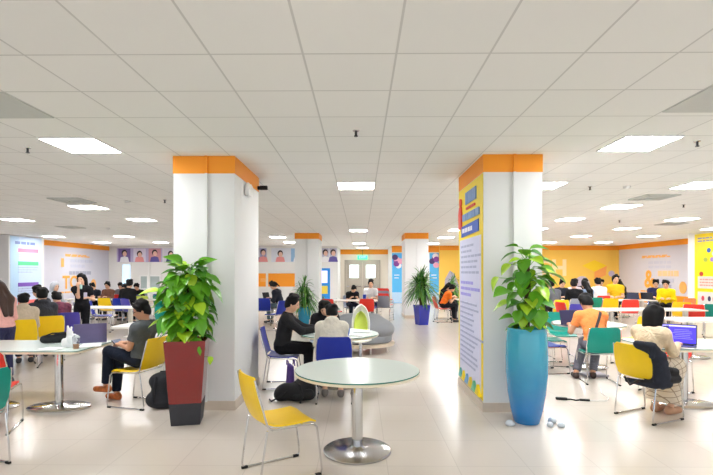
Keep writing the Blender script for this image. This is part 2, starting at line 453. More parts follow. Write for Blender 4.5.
# emergency lamp and cctv camera on the red planter pillar
o = empty('emergency_lamp', (-1.515, 6.1, 2.72), 0, 'white twin-head emergency lamp on the flank of the red planter pillar', 'lamp')
MB().box((0.03, 0, 0), (0.06, 0.22, 0.1), bev=0.01).obj('housing', M['white_plastic'], o)
for s in (-1, 1):
    MB().lathe([(0, 0), (0.035, 0), (0.038, 0.03), (0.015, 0.07), (0, 0.07)], 14).obj('lamp_head', M['white_plastic'], o, (0.035, s * 0.06, 0.05))
o = empty('security_camera', (-1.51, 6.75, 2.9), 0, 'small black security camera on the orange band of the red planter pillar', 'camera')
MB().box((0.02, 0, 0), (0.04, 0.05, 0.05)).obj('bracket', M['black_rubber'], o)
MB().box((0.09, -0.01, 0), (0.11, 0.06, 0.06), bev=0.01).obj('body', M['black_rubber'], o)

# ------------------------------------------------------------------ posters, murals, banners
def frame_to(loc, right, up):
    """matrix whose local X runs right, local Y up, Z towards the viewer"""
    r = Vector(right).normalized(); u = Vector(up).normalized(); n = r.cross(u)
    return Matrix(((r.x, u.x, n.x, loc[0]), (r.y, u.y, n.y, loc[1]), (r.z, u.z, n.z, loc[2]), (0, 0, 0, 1)))

class Board:
    def __init__(s, name, loc, right, label, cat, group=None):
        s.root = empty(name, (0, 0, 0), 0, label, cat, group); s.root.matrix_world = frame_to(loc, right, (0, 0, 1)); s.k = 0
    def panel(s, name, x, y, w, h, m, z=None, rot=0.0):
        s.k += 1; zz = 0.003 + 0.0022 * s.k if z is None else z
        return MB().box((x, y, zz / 2), (w, h, zz), rot).obj(name, m, s.root)
    def lines(s, name, x, y0, y1, n, w, th, m, seed=1, left=True):
        s.k += 1; zz = 0.003 + 0.0022 * s.k; r = random.Random(seed); b = MB()
        for i in range(n):
            yy = y0 + (y1 - y0) * i / max(1, n - 1); ww = w * r.uniform(0.55, 1.0); xx = x - w / 2
            while xx < x - w / 2 + ww:
                q = r.uniform(0.05, 0.13) * w / 0.6
                b.box((xx + q / 2, yy, zz / 2), (q, th, zz)); xx += q + 0.02 * w / 0.6
        return b.obj(name, m, s.root)
    def text(s, name, body, x, y, size, m, rot=0.0, fat=0.0):
        s.k += 1
        return text_mesh(name, body, size, m, s.root, Matrix.Translation((x, y, 0.004 + 0.0022 * s.k)) @ Matrix.Rotation(rot, 4, 'Z'), 0.002, fat=fat)
    def disc(s, name, x, y, rx, ry, m, n=24):
        s.k += 1; zz = 0.003 + 0.0022 * s.k
        return MB().prism([(x + rx * math.cos(2 * PI * i / n), y + ry * math.sin(2 * PI * i / n)) for i in range(n)], 0, zz).obj(name, m, s.root)
    def poly(s, name, pts, m):
        s.k += 1; zz = 0.003 + 0.0022 * s.k
        return MB().prism(pts, 0, zz).obj(name, m, s.root)

P = lambda n, c, **k: mat('print_' + n, c, 0.5, noise=0.02, **k)
# tall poster on the near pillar flank (faces -x; its right edge is the near corner)
b = Board('pillar_poster', (1.463, 6.165, 0), (0, -1, 0), 'tall yellow and lavender poster covering the flank of the near pillar', 'poster')
b.panel('backing', 0, 1.485, 1.33, 2.72, P('yellow', (250, 222, 40)))
b.panel('text_sheet', 0, 1.14, 1.19, 1.96, P('lavender', (214, 216, 240)))
b.lines('text_lines', 0.0, 2.02, 1.66, 6, 1.0, 0.03, P('slate', (172, 178, 208)), 3)
b.lines('heading_lines', 0.0, 1.52, 1.36, 3, 1.0, 0.04, P('violet', (160, 156, 230)), 4)
b.lines('body_lines', 0.0, 1.24, 0.42, 13, 1.05, 0.026, P('slate', (172, 178, 208)), 5)
b.panel('blue_ribbon', 0.02, 2.24, 0.95, 0.15, P('ribbon_blue', (50, 92, 190)), rot=0.02)
b.lines('ribbon_lines', 0.02, 2.24, 2.24, 1, 0.8, 0.06, P('white', (244, 244, 250)), 21)
b.lines('title_marks', 0.1, 2.67, 2.67, 1, 0.6, 0.16, P('title_blue', (120, 154, 206)), 22)
b.lines('red_small_lines', 0.1, 2.53, 2.53, 1, 0.5, 0.03, P('red', (226, 76, 60)), 23)
b.lines('subtitle_marks', 0.12, 2.42, 2.42, 1, 0.95, 0.09, P('title_blue', (120, 154, 206)), 24)
fig = b.disc('red_figure', -0.5, 2.66, 0.05, 0.06, P('red', (226, 76, 60)))
b.poly('red_figure_body', [(-0.58, 2.28), (-0.44, 2.28), (-0.42, 2.5), (-0.46, 2.6), (-0.55, 2.6), (-0.6, 2.5)], P('red', (226, 76, 60)))
for i, c in enumerate([(96, 180, 170), (250, 222, 40), (120, 170, 210), (230, 200, 60), (110, 190, 150), (250, 222, 40)]):
    b.poly('coloured_triangle', [(-0.58 + 0.2 * i, 0.16), (-0.38 + 0.2 * i, 0.16), (-0.48 + 0.2 * i, 0.29)], P('tri%d' % i, c))

# pale blue notice on the pilaster (faces +x)
b = Board('wall_poster', (XL + 0.705, 17.85, 0), (0, 1, 0), 'tall pale blue notice with pink green purple and red headings', 'poster')
b.panel('backing', 0, 1.75, 1.7, 2.56, P('pale_blue', (196, 214, 236)))
b.panel('blue_side', -0.62, 1.75, 0.42, 2.5, P('paler_blue', (178, 208, 234)))
b.lines('title_marks', 0.05, 2.78, 2.78, 1, 1.3, 0.11, P('navy', (120, 136, 186)), 25)
for yy, c, n in ((2.5, (240, 130, 156), 'pink'), (2.0, (96, 208, 146), 'green'), (1.18, (124, 84, 178), 'purple'), (0.5, (238, 120, 112), 'redhead')):
    b.panel(n + '_heading', 0.1, yy, 1.1, 0.15, P(n, c))
    b.lines(n + '_lines', 0.1, yy - 0.16, yy - 0.34, 3, 1.1, 0.03, P('slate2', (176, 184, 212)), int(yy * 10))
b.poly('green_corner', [(0.5, 0.62), (0.78, 0.62), (0.66, 0.86)], P('green', (60, 190, 110)))

# yellow notice on the other pilaster (faces -x)
b = Board('wall_poster', (XR - 1.605, 16.12, 0), (0, -1, 0), 'tall yellow notice with small coloured pictures at the picture edge', 'poster')
b.panel('backing', 0, 1.65, 1.26, 2.74, P('lemon', (250, 226, 20)))
b.lines('title_lines', 0.02, 2.86, 2.76, 2, 1.0, 0.05, P('grey_blue', (150, 150, 190)), 8)
for i, (x, y, c) in enumerate([(0.05, 2.42, (60, 110, 200)), (0.2, 2.1, (150, 120, 190)), (0.35, 1.9, (220, 60, 50)), (-0.3, 1.6, (200, 60, 50)), (-0.1, 2.1, (180, 200, 80)), (0.3, 2.3, (160, 200, 230))]):
    b.disc('picture_spot', x, y, 0.09, 0.08, P('spot%d' % i, c))
b.panel('grey_box', 0.05, 1.3, 1.0, 0.42, P('soft_grey', (216, 214, 214)))
b.lines('box_lines', 0.05, 1.4, 1.2, 3, 0.8, 0.05, P('rose', (226, 150, 140)), 9)
b.panel('grey_box', 0.05, 0.72, 1.0, 0.5, P('soft_grey', (216, 214, 214)))
for i, (x, c) in enumerate([(-0.2, (210, 70, 90)), (0.1, (50, 40, 90)), (0.32, (230, 90, 110))]):
    b.disc('picture_spot', x, 0.74, 0.07, 0.09, P('spotb%d' % i, c))

# murals
OR = P('mural_orange', (255, 188, 104)); GR = P('mural_grey', (172, 174, 194)); PG = P('mural_pale', (206, 207, 224))
b = Board('wall_mural', (XL + 0.002, 22.2, 0), (0, 1, 0), 'orange and grey lettering on the wall behind the standing woman', 'mural')
b.lines('orange_lines', 0.2, 2.48, 2.42, 2, 2.2, 0.06, OR, 1)
b.lines('pale_lines', 0.3, 2.2, 1.95, 2, 1.6, 0.14, PG, 2)
b.panel('orange_bar', -1.1, 2.1, 0.2, 0.4, OR)
b.lines('grey_marks', 0.25, 1.62, 1.62, 1, 1.7, 0.17, GR, 26)
b.text('orange_lettering', 'TO', -0.5, 1.15, 0.85, P('mural_strong', (255, 176, 72)), fat=0.02); b.disc('orange_dot', 1.35, 1.0, 0.22, 0.3, OR)
b.lines('orange_baseline', -0.6, 0.72, 0.7, 1, 2.2, 0.07, OR, 3)
b = Board('wall_mural', (XR - 0.002, 21.2, 0), (0, -1, 0), 'large orange ampersand and grey lettering on the lavender wall', 'mural')
b.lines('orange_lines', -0.1, 2.42, 2.36, 2, 2.4, 0.06, OR, 11)
b.lines('pale_lines', 0.2, 2.1, 1.9, 2, 2.0, 0.12, PG, 12)
b.text('ampersand', '&', -0.75, 1.3, 1.15, P('mural_strong', (255, 176, 72)), fat=0.03)
b.lines('orange_marks', 0.65, 1.6, 1.6, 1, 1.5, 0.24, P('mural_soft', (255, 210, 158)), 27)
b.lines('grey_lines', 0.6, 1.28, 1.24, 1, 1.4, 0.16, PG, 13)
b.lines('grey_marks', 0.7, 1.0, 1.0, 1, 1.5, 0.2, GR, 28)
b.lines('orange_baseline', -0.4, 0.75, 0.7, 1, 2.0, 0.07, OR, 14)
b.disc('orange_dot', 1.55, 1.0, 0.22, 0.26, OR)
b = Board('wall_mural', (9.0, 24.498, 0), (1, 0, 0), 'big white letters and floating shapes painted on the yellow wall', 'mural')
b.text('white_lettering', 'TECH', 0.5, 1.85, 1.15, fat=0.045, m=P('letter_cream', (255, 228, 176)))
b.poly('yellow_cube', [(2.75, 2.0), (3.4, 2.3), (4.05, 2.0), (3.4, 1.68)], P('cube_yellow', (255, 216, 40)))
b.poly('peach_shape', [(3.4, 1.68), (4.05, 2.0), (4.0, 1.5), (3.4, 1.25)], P('peach', (255, 170, 90)))
b.disc('lavender_dot', 4.3, 1.58, 0.16, 0.16, P('lav_dot', (206, 190, 210)))
b.poly('yellow_swirl', [(4.0, 0.9), (4.4, 1.3), (5.0, 1.2), (5.4, 0.9), (5.4, 0.3), (4.0, 0.3)], P('swirl', (255, 208, 40)))
b.disc('lavender_dome', 2.75, 0.95, 0.42, 0.5, P('dome', (205, 196, 214)))
b.poly('lavender_peak', [(-4.6, 0.2), (-4.5, 1.3), (-4.25, 1.75), (-4.0, 1.55), (-3.75, 0.9), (-3.6, 0.2)], P('peak', (178, 172, 190)))

# photo banners on the rear wall
SKN = P('face', (232, 190, 170)); DKH = P('dark_hair', (44, 34, 44))
def banner(x, w, label, seed, cols):
    b = Board('photo_banner', (x, 24.995, 2.585), (1, 0, 0), label, 'banner', 'photo banners on the rear wall')
    b.panel('backing', 0, 0, w, 0.76, P('banner%d' % seed, cols[0]))
    r = random.Random(seed); n = max(2, int(w / 0.75))
    for i in range(n):
        cx = -w / 2 + w * (i + 0.5) / n
        b.panel('colour_patch', cx, 0, w / n * 0.8, 0.72, P('patch%d_%d' % (seed, i), r.choice(cols)))
        hy = r.uniform(0.0, 0.12)
        b.poly('printed_shirt', [(cx - 0.26, -0.37), (cx + 0.26, -0.37), (cx + 0.2, -0.12), (cx, -0.06), (cx - 0.2, -0.12)], P('shirt%d_%d' % (seed, i), r.choice([(240, 240, 244), (96, 86, 160), (60, 80, 120), (230, 150, 150)])))
        b.disc('printed_hair', cx, hy + 0.06, 0.15, 0.17, DKH, 14)
        b.disc('printed_face', cx + 0.02, hy, 0.11, 0.14, SKN, 14)
banner(-12.05, 2.5, 'purple and white photo banner under the orange corner', 1, [(190, 180, 214), (120, 96, 160), (226, 220, 236), (210, 150, 160)])
banner(-9.55, 2.4, 'photo banner half hidden by the red planter pillar', 2, [(216, 214, 226), (190, 130, 120), (150, 150, 200), (236, 236, 240)])
banner(-5.5, 0.8, 'narrow photo banner beside the near pillar edge', 3, [(200, 200, 214), (150, 150, 190)])
banner(-3.88, 1.95, 'photo banner of people in white above the orange wall panel', 4, [(222, 226, 236), (150, 190, 226), (200, 210, 232)])
banner(-1.7, 0.85, 'narrow photo banner beside the distant pillar', 5, [(226, 226, 236), (190, 190, 214)])
for x, w, lb in ((-5.6, 0.9, 'small orange wall panel beside the near pillar edge'), (-4.1, 1.85, 'wide orange wall panel behind the ponytailed woman')):
    b = Board('wall_panel', (x, 24.99, 1.23), (1, 0, 0), lb, 'wall panel', 'orange wall panels')
    b.panel('panel_board', 0, 0, w, 0.72, M['orange'])
    b.lines('panel_lines', w * 0.35, 0.05, -0.05, 2, 0.3, 0.05, P('pale_orange', (255, 196, 130)), 6)

# sky blue posters on the wall block
def blue_poster(x, w, label, seed):
    b = Board('wall_poster', (x, 24.69, 0), (1, 0, 0), label, 'poster', 'sky blue posters by the far pillar')
    b.panel('backing', 0, 1.25, w, 2.86, P('sky_blue', (92, 188, 244)))
    b.panel('lower_sheet', 0, 0.3, w, 0.55, P('pale_sky', (190, 220, 246)))
    r = random.Random(seed)
    for i in range(6):
        b.disc('printed_blob', r.uniform(-w * 0.25, w * 0.25), 2.25 + r.uniform(-0.28, 0.3), 0.16, 0.15, P('blob%d' % (i % 4), [(140, 70, 160), (240, 170, 200), (246, 240, 246), (90, 60, 120)][i % 4]), 14)
    b.lines('printed_lines', 0, 1.5, 1.35, 2, w * 0.6, 0.05, P('white', (244, 244, 250)), seed)
blue_poster(2.0, 0.62, 'sky blue poster with a purple emblem beside the far pillar', 3)
blue_poster(3.95, 0.5, 'sky blue poster strip on the yellow wall side of the far pillar', 5)

# ------------------------------------------------------------------ furniture builders
def chair_meshes():
    seat = []
    for i in range(9):
        t = i / 8; x = -0.19 + 0.42 * t
        z = 0.455 - 0.012 * math.sin(PI * t) + (0.02 * (1 - t / 0.15) if t < 0.15 else 0) - (0.03 * ((t - 0.85) / 0.15) ** 2 if t > 0.85 else 0)
        hw = 0.215 * (1 - 0.10 * max(0, (t - 0.9) / 0.1) ** 2) - 0.01 * (t < 0.05)
        seat.append([(x, hw * (2 * j / 8 - 1), z + 0.012 * (2 * j / 8 - 1) ** 2) for j in range(9)])
    back = []
    for i in range(11):
        t = i / 10; z = 0.485 + 0.37 * t; x = -0.195 - 0.095 * t - 0.02 * math.sin(PI * t)
        e = min(t, 1 - t) / 0.14
        hw = (0.232 - 0.022 * t) - (0.03 * (1 - e) ** 2 if e < 1 else 0)
        back.append([(x - 0.025 * (1 - (2 * j / 8 - 1) ** 2), hw * (2 * j / 8 - 1), z) for j in range(9)])
    fr = {}
    for s in (-1, 1):
        y = s * 0.225
        path = [(-0.296, s * 0.212, 0.84), (-0.27, y, 0.72), (-0.225, y, 0.56), (-0.20, y, 0.475), (-0.17, y, 0.445), (-0.1, y, 0.437), (0.12, y, 0.437), (0.19, y, 0.43),
                (0.222, y, 0.40), (0.25, y, 0.2), (0.268, y, 0.05), (0.262, y, 0.018), (0.235, y, 0.010), (0.0, y, 0.010), (-0.22, y, 0.010), (-0.252, y, 0.02), (-0.258, y, 0.05), (-0.23, y, 0.25), (-0.2, y, 0.44)]
        fr[s] = MB().tube(path, 0.0085, 8)
    cross = MB().tube([(0.1, -0.225, 0.437), (0.1, 0.225, 0.437)], 0.0075, 6)
    cross2 = MB().tube([(-0.16, -0.225, 0.437), (-0.16, 0.225, 0.437)], 0.0075, 6)
    foot = {}
    for sx in (-0.235, 0.235):
        for s in (-1, 1):
            foot[(sx, s)] = MB().box((sx, s * 0.225, 0.010), (0.055, 0.024, 0.022), bev=0.006)
    mk = {'seat': MB().sheet(seat, 0.014), 'back': MB().sheet(back, 0.012)}
    return mk, fr, cross, cross2, foot
_mk, _fr, _cross, _cross2, _foot = chair_meshes()
CHM = {'frame1': _fr[1].mesh('side_frame', M['chrome']), 'frame-1': _fr[-1].mesh('side_frame', M['chrome']),
       'cross': _cross.mesh('crossbar', M['chrome']), 'cross2': _cross2.mesh('crossbar', M['chrome'])}
for k, v in _foot.items(): CHM[k] = v.mesh('foot_cap', M['black_rubber'])
def chair(color, x, y, heading, label, group=None, z=0.0, caps=True):
    o = empty(color + '_chair', (x, y, z), heading, label, 'chair', group)
    for part in ('seat', 'back'):
        key = part + color
        if key not in CHM: CHM[key] = _mk[part].mesh('backrest' if part == 'back' else 'seat', M['ch_' + color])
        from_mesh('backrest' if part == 'back' else 'seat', CHM[key], o)
    sf = {q: from_mesh('side_frame', CHM['frame%d' % q], o) for q in (1, -1)}
    from_mesh('crossbar', CHM['cross'], o); from_mesh('crossbar', CHM['cross2'], o)
    if caps:
        for k in _foot: from_mesh('foot_cap', CHM[k], sf[k[1]])
    return o

def round_table(x, y, r, label, z=0.765, base=0.315):
    o = empty('round_table', (x, y, 0), 0, label, 'table')
    MB().lathe([(0, 0), (r - 0.008, 0), (r, 0.008), (r, 0.024), (0, 0.024)], 64, c=(0, 0, z - 0.036)).obj('tabletop', M['cream_top'], o)
    g = MB().lathe([(0, 0.001), (r - 0.004, 0.001)], 64, c=(0, 0, z - 0.012)).lathe([(r - 0.004, 0.001), (r, 0.003), (r, 0.008), (r - 0.004, 0.011)], 64, 1, c=(0, 0, z - 0.012))
    g.lathe([(r - 0.004, 0.011), (0, 0.011)], 64, c=(0, 0, z - 0.012)).obj('glass_top', [M['glass_top'], M['glass_edge']], o)
    MB().lathe([(0.052, 0.02), (0.052, z - 0.05), (0.11, z - 0.045), (0.11, z - 0.037)], 32).obj('pedestal', M['chrome'], o)
    MB().lathe([(0, 0), (base - 0.01, 0), (base, 0.006), (base, 0.018), (base - 0.012, 0.026), (0.12, 0.03), (0.07, 0.045), (0.05, 0.06)], 64).obj('base_disc', M['steel'], o)
    return o

def rect_table(x, y, lx, ly, label, legs=(-0.45, 0.45), glass=True, z=0.765, heading=0, group=None, leg_mat='chrome', mid=True):
    o = empty('rectangular_table', (x, y, 0), heading, label, 'table', group)
    top = 'cream_top' if glass else 'white_top'
    MB().prism(rrect(lx / 2, ly / 2, 0.07), z - 0.036, z - 0.011).obj('tabletop', M[top], o)
    if glass:
        g = MB().prism(rrect(lx / 2, ly / 2, 0.07), z - 0.0105, z - 0.004, 1).prism(rrect(lx / 2 - 0.005, ly / 2 - 0.005, 0.066), z - 0.005, z, 0)
        g.obj('glass_top', [M['glass_top'], M['glass_edge']], o)
    for px in legs:
        if leg_mat == 'chrome':
            MB().lathe([(0.05, 0.02), (0.05, z - 0.05), (0.1, z - 0.045), (0.1, z - 0.037)], 28, c=(px, 0, 0)).obj('pedestal', M['chrome'], o)
            ov = [(1.0, 0), (1.0, 0.016), (0.95, 0.026), (0.4, 0.032), (0.14, 0.05)]
            MB().lathe([(0, 0)] + [(0.375 * a, b_) for a, b_ in ov], 56, c=(px, 0, 0), sy=0.62).obj('base_plate', M['chrome'], o)
        else:
            MB().box((px, 0, z / 2 - 0.01), (0.09, 0.09, z - 0.05), bev=0.01).obj('pedestal', M[leg_mat], o)
            MB().box((px, 0, 0.012), (0.08, ly * 0.8, 0.024), bev=0.008).obj('base_plate', M[leg_mat], o)
    return o

# ------------------------------------------------------------------ implicit surfaces for figures and soft goods
class Sdf:
    def __init__(s, h): s.h = h; s.p = []
    def cap(s, a, b, ra, rb, k=0.025, cut0=False, cut1=False):
        s.p.append(('c', np.array(a, float), np.array(b, float), ra, rb, k, cut0, cut1)); return s
    def ell(s, c, r, R=None, k=0.03):
        s.p.append(('e', np.array(c, float), np.array(r, float), np.eye(3) if R is None else np.array(R, float), k)); return s
    def sub(s, c, r, R=None, k=0.01):
        s.p.append(('s', np.array(c, float), np.array(r, float), np.eye(3) if R is None else np.array(R, float), k)); return s
    def cut(s, p, n):   # removes the side n points to
        s.p.append(('p', np.array(p, float), np.array(n, float) / np.linalg.norm(n))); return s
    def run(s):
        h = s.h; lo = np.full(3, 1e9); hi = np.full(3, -1e9)
        for q in s.p:
            if q[0] == 'c':
                r = max(q[3], q[4]); lo = np.minimum(lo, np.minimum(q[1], q[2]) - r); hi = np.maximum(hi, np.maximum(q[1], q[2]) + r)
            elif q[0] == 'e':
                r = q[2].max(); lo = np.minimum(lo, q[1] - r); hi = np.maximum(hi, q[1] + r)
        lo -= 3 * h; hi += 3 * h
        n = np.ceil((hi - lo) / h).astype(int) + 1
        ax = [lo[i] + h * np.arange(n[i]) for i in range(3)]
        D = np.full(n, 1.0, np.float32)
        for q in s.p:
            if q[0] == 'p':
                d = ((ax[0][:, None, None] - q[1][0]) * q[2][0] + (ax[1][None, :, None] - q[1][1]) * q[2][1] + (ax[2][None, None, :] - q[1][2]) * q[2][2])
                D = np.maximum(D, d.astype(np.float32)); continue
            if q[0] == 'c':
                r = max(q[3], q[4]); bl = np.minimum(q[1], q[2]) - r; bh = np.maximum(q[1], q[2]) + r
            else:
                r = q[2].max(); bl = q[1] - r; bh = q[1] + r
            mg = 0.09 + 2 * h
            i0 = np.clip(np.floor((bl - mg - lo) / h).astype(int), 0, n - 1); i1 = np.clip(np.ceil((bh + mg - lo) / h).astype(int) + 1, 1, n)
            sl = tuple(slice(i0[i], i1[i]) for i in range(3))
            X = ax[0][sl[0]][:, None, None]; Y = ax[1][sl[1]][None, :, None]; Z = ax[2][sl[2]][None, None, :]
            if q[0] == 'c':
                a, b_, ra, rb, k, c0, c1 = q[1:]
                ab = b_ - a; L2 = max(1e-9, ab @ ab); L = math.sqrt(L2)
                px, py, pz = X - a[0], Y - a[1], Z - a[2]
                tt = (px * ab[0] + py * ab[1] + pz * ab[2]) / L2
                t = np.clip(tt, 0, 1)
                d = np.sqrt((px - t * ab[0]) ** 2 + (py - t * ab[1]) ** 2 + (pz - t * ab[2]) ** 2) - (ra + (rb - ra) * t)
                if c1: d = np.maximum(d, (tt - 1) * L)
                if c0: d = np.maximum(d, -tt * L)
            else:
                c, r, R, k = q[1:]
                px, py, pz = X - c[0], Y - c[1], Z - c[2]
                u = (px * R[0, 0] + py * R[1, 0] + pz * R[2, 0]) / r[0]; v = (px * R[0, 1] + py * R[1, 1] + pz * R[2, 1]) / r[1]; w = (px * R[0, 2] + py * R[1, 2] + pz * R[2, 2]) / r[2]
                k0 = np.sqrt(u * u + v * v + w * w) + 1e-9
                k1 = np.sqrt((u / r[0]) ** 2 + (v / r[1]) ** 2 + (w / r[2]) ** 2) + 1e-9
                d = k0 * (k0 - 1) / k1
            old = D[sl]
            if q[0] == 's':
                k = q[4]; d = -d
                hh = np.clip(0.5 + 0.5 * (d - old) / k, 0, 1)
                D[sl] = old * (1 - hh) + d * hh + k * hh * (1 - hh)
            else:
                hh = np.clip(0.5 + 0.5 * (old - d) / k, 0, 1)
                D[sl] = old * (1 - hh) + d * hh - k * hh * (1 - hh)
        return nets(D, lo, h)

def nets(D, lo, h):
    S = D < 0
    nx, ny, nz = D.shape
    cells = np.zeros((nx - 1, ny - 1, nz - 1), np.int8)
    for a in (0, 1):
        for b_ in (0, 1):
            for c in (0, 1): cells += S[a:nx - 1 + a, b_:ny - 1 + b_, c:nz - 1 + c]
    idx = np.argwhere((cells > 0) & (cells < 8))
    if len(idx) == 0: return np.zeros((0, 3)), []
    ids = -np.ones(cells.shape, np.int64); ids[idx[:, 0], idx[:, 1], idx[:, 2]] = np.arange(len(idx))
    acc = np.zeros((len(idx), 3)); cnt = np.zeros(len(idx))
    cor = [(a, b_, c) for a in (0, 1) for b_ in (0, 1) for c in (0, 1)]
    for p in range(8):
        for q in range(p + 1, 8):
            A, B = np.array(cor[p]), np.array(cor[q])
            if abs(A - B).sum() != 1: continue
            ia, ib = idx + A, idx + B
            da = D[ia[:, 0], ia[:, 1], ia[:, 2]]; db = D[ib[:, 0], ib[:, 1], ib[:, 2]]
            m = (da < 0) != (db < 0)
            t = np.where(m, da / np.where(m, da - db, 1), 0)[:, None]
            acc += np.where(m[:, None], A + t * (B - A), 0); cnt += m
    V = lo + h * (idx + acc / cnt[:, None])
    F = []
    for ax in range(3):
        sl0 = [slice(None)] * 3; sl1 = [slice(None)] * 3
        sl0[ax] = slice(0, -1); sl1[ax] = slice(1, None)
        ch = S[tuple(sl0)] != S[tuple(sl1)]
        e = np.argwhere(ch)
        o1, o2 = [(1, 2), (2, 0), (0, 1)][ax]
        e = e[(e[:, o1] > 0) & (e[:, o2] > 0) & (e[:, o1] < cells.shape[o1]) & (e[:, o2] < cells.shape[o2])]
        if len(e) == 0: continue
        def g(d1, d2):
            q = e.copy(); q[:, o1] -= d1; q[:, o2] -= d2; return ids[q[:, 0], q[:, 1], q[:, 2]]
        quad = np.stack([g(1, 1), g(0, 1), g(0, 0), g(1, 0)], 1)
        flip = ~S[e[:, 0], e[:, 1], e[:, 2]]
        quad[flip] = quad[flip][:, ::-1]
        F.append(quad)
    F = np.concatenate(F)
    F = F[(F >= 0).all(1)]
    return V, F

def np_mesh(name, parts, mats):
    """parts: list of (V, F, material index)"""
    mb = MB()
    for V, F, mi in parts: mb.add([tuple(v) for v in V], [tuple(int(i) for i in f) for f in F], mi, True)
    me = bpy.data.meshes.new(name); me.from_pydata(mb.v, [], mb.f)
    for m in mats: me.materials.append(m)
    me.polygons.foreach_set('material_index', mb.m); me.polygons.foreach_set('use_smooth', mb.smooth); me.update()
    return me

def sdf_obj(name, sdf, m, parent=None, loc=(0, 0, 0), heading=0):
    V, F = sdf.run(); return from_mesh(name, np_mesh(name, [(V, F, 0)], [m]), parent, loc, heading)

# ------------------------------------------------------------------ people
def ik(S, T, l1, l2, pole):
    S, T, pole = np.array(S, float), np.array(T, float), np.array(pole, float)
    d = T - S; L = np.linalg.norm(d); mx = (l1 + l2) * 0.995
    if L > mx: T = S + d / L * mx; d = T - S; L = mx
    u = d / L; a = (l1 * l1 - l2 * l2 + L * L) / (2 * L); hh = math.sqrt(max(0, l1 * l1 - a * a))
    p = pole - u * (pole @ u); p = p / (np.linalg.norm(p) + 1e-9)
    return S + u * a + p * hh, T

def rotm(yaw, pitch, roll=0.0):
    """columns forward, left, up; pitch > 0 looks down"""
    y, p, r = map(math.radians, (yaw, pitch, roll))
    R = Matrix.Rotation(y, 3, 'Z') @ Matrix.Rotation(p, 3, 'Y') @ Matrix.Rotation(r, 3, 'X')
    return np.array(R)

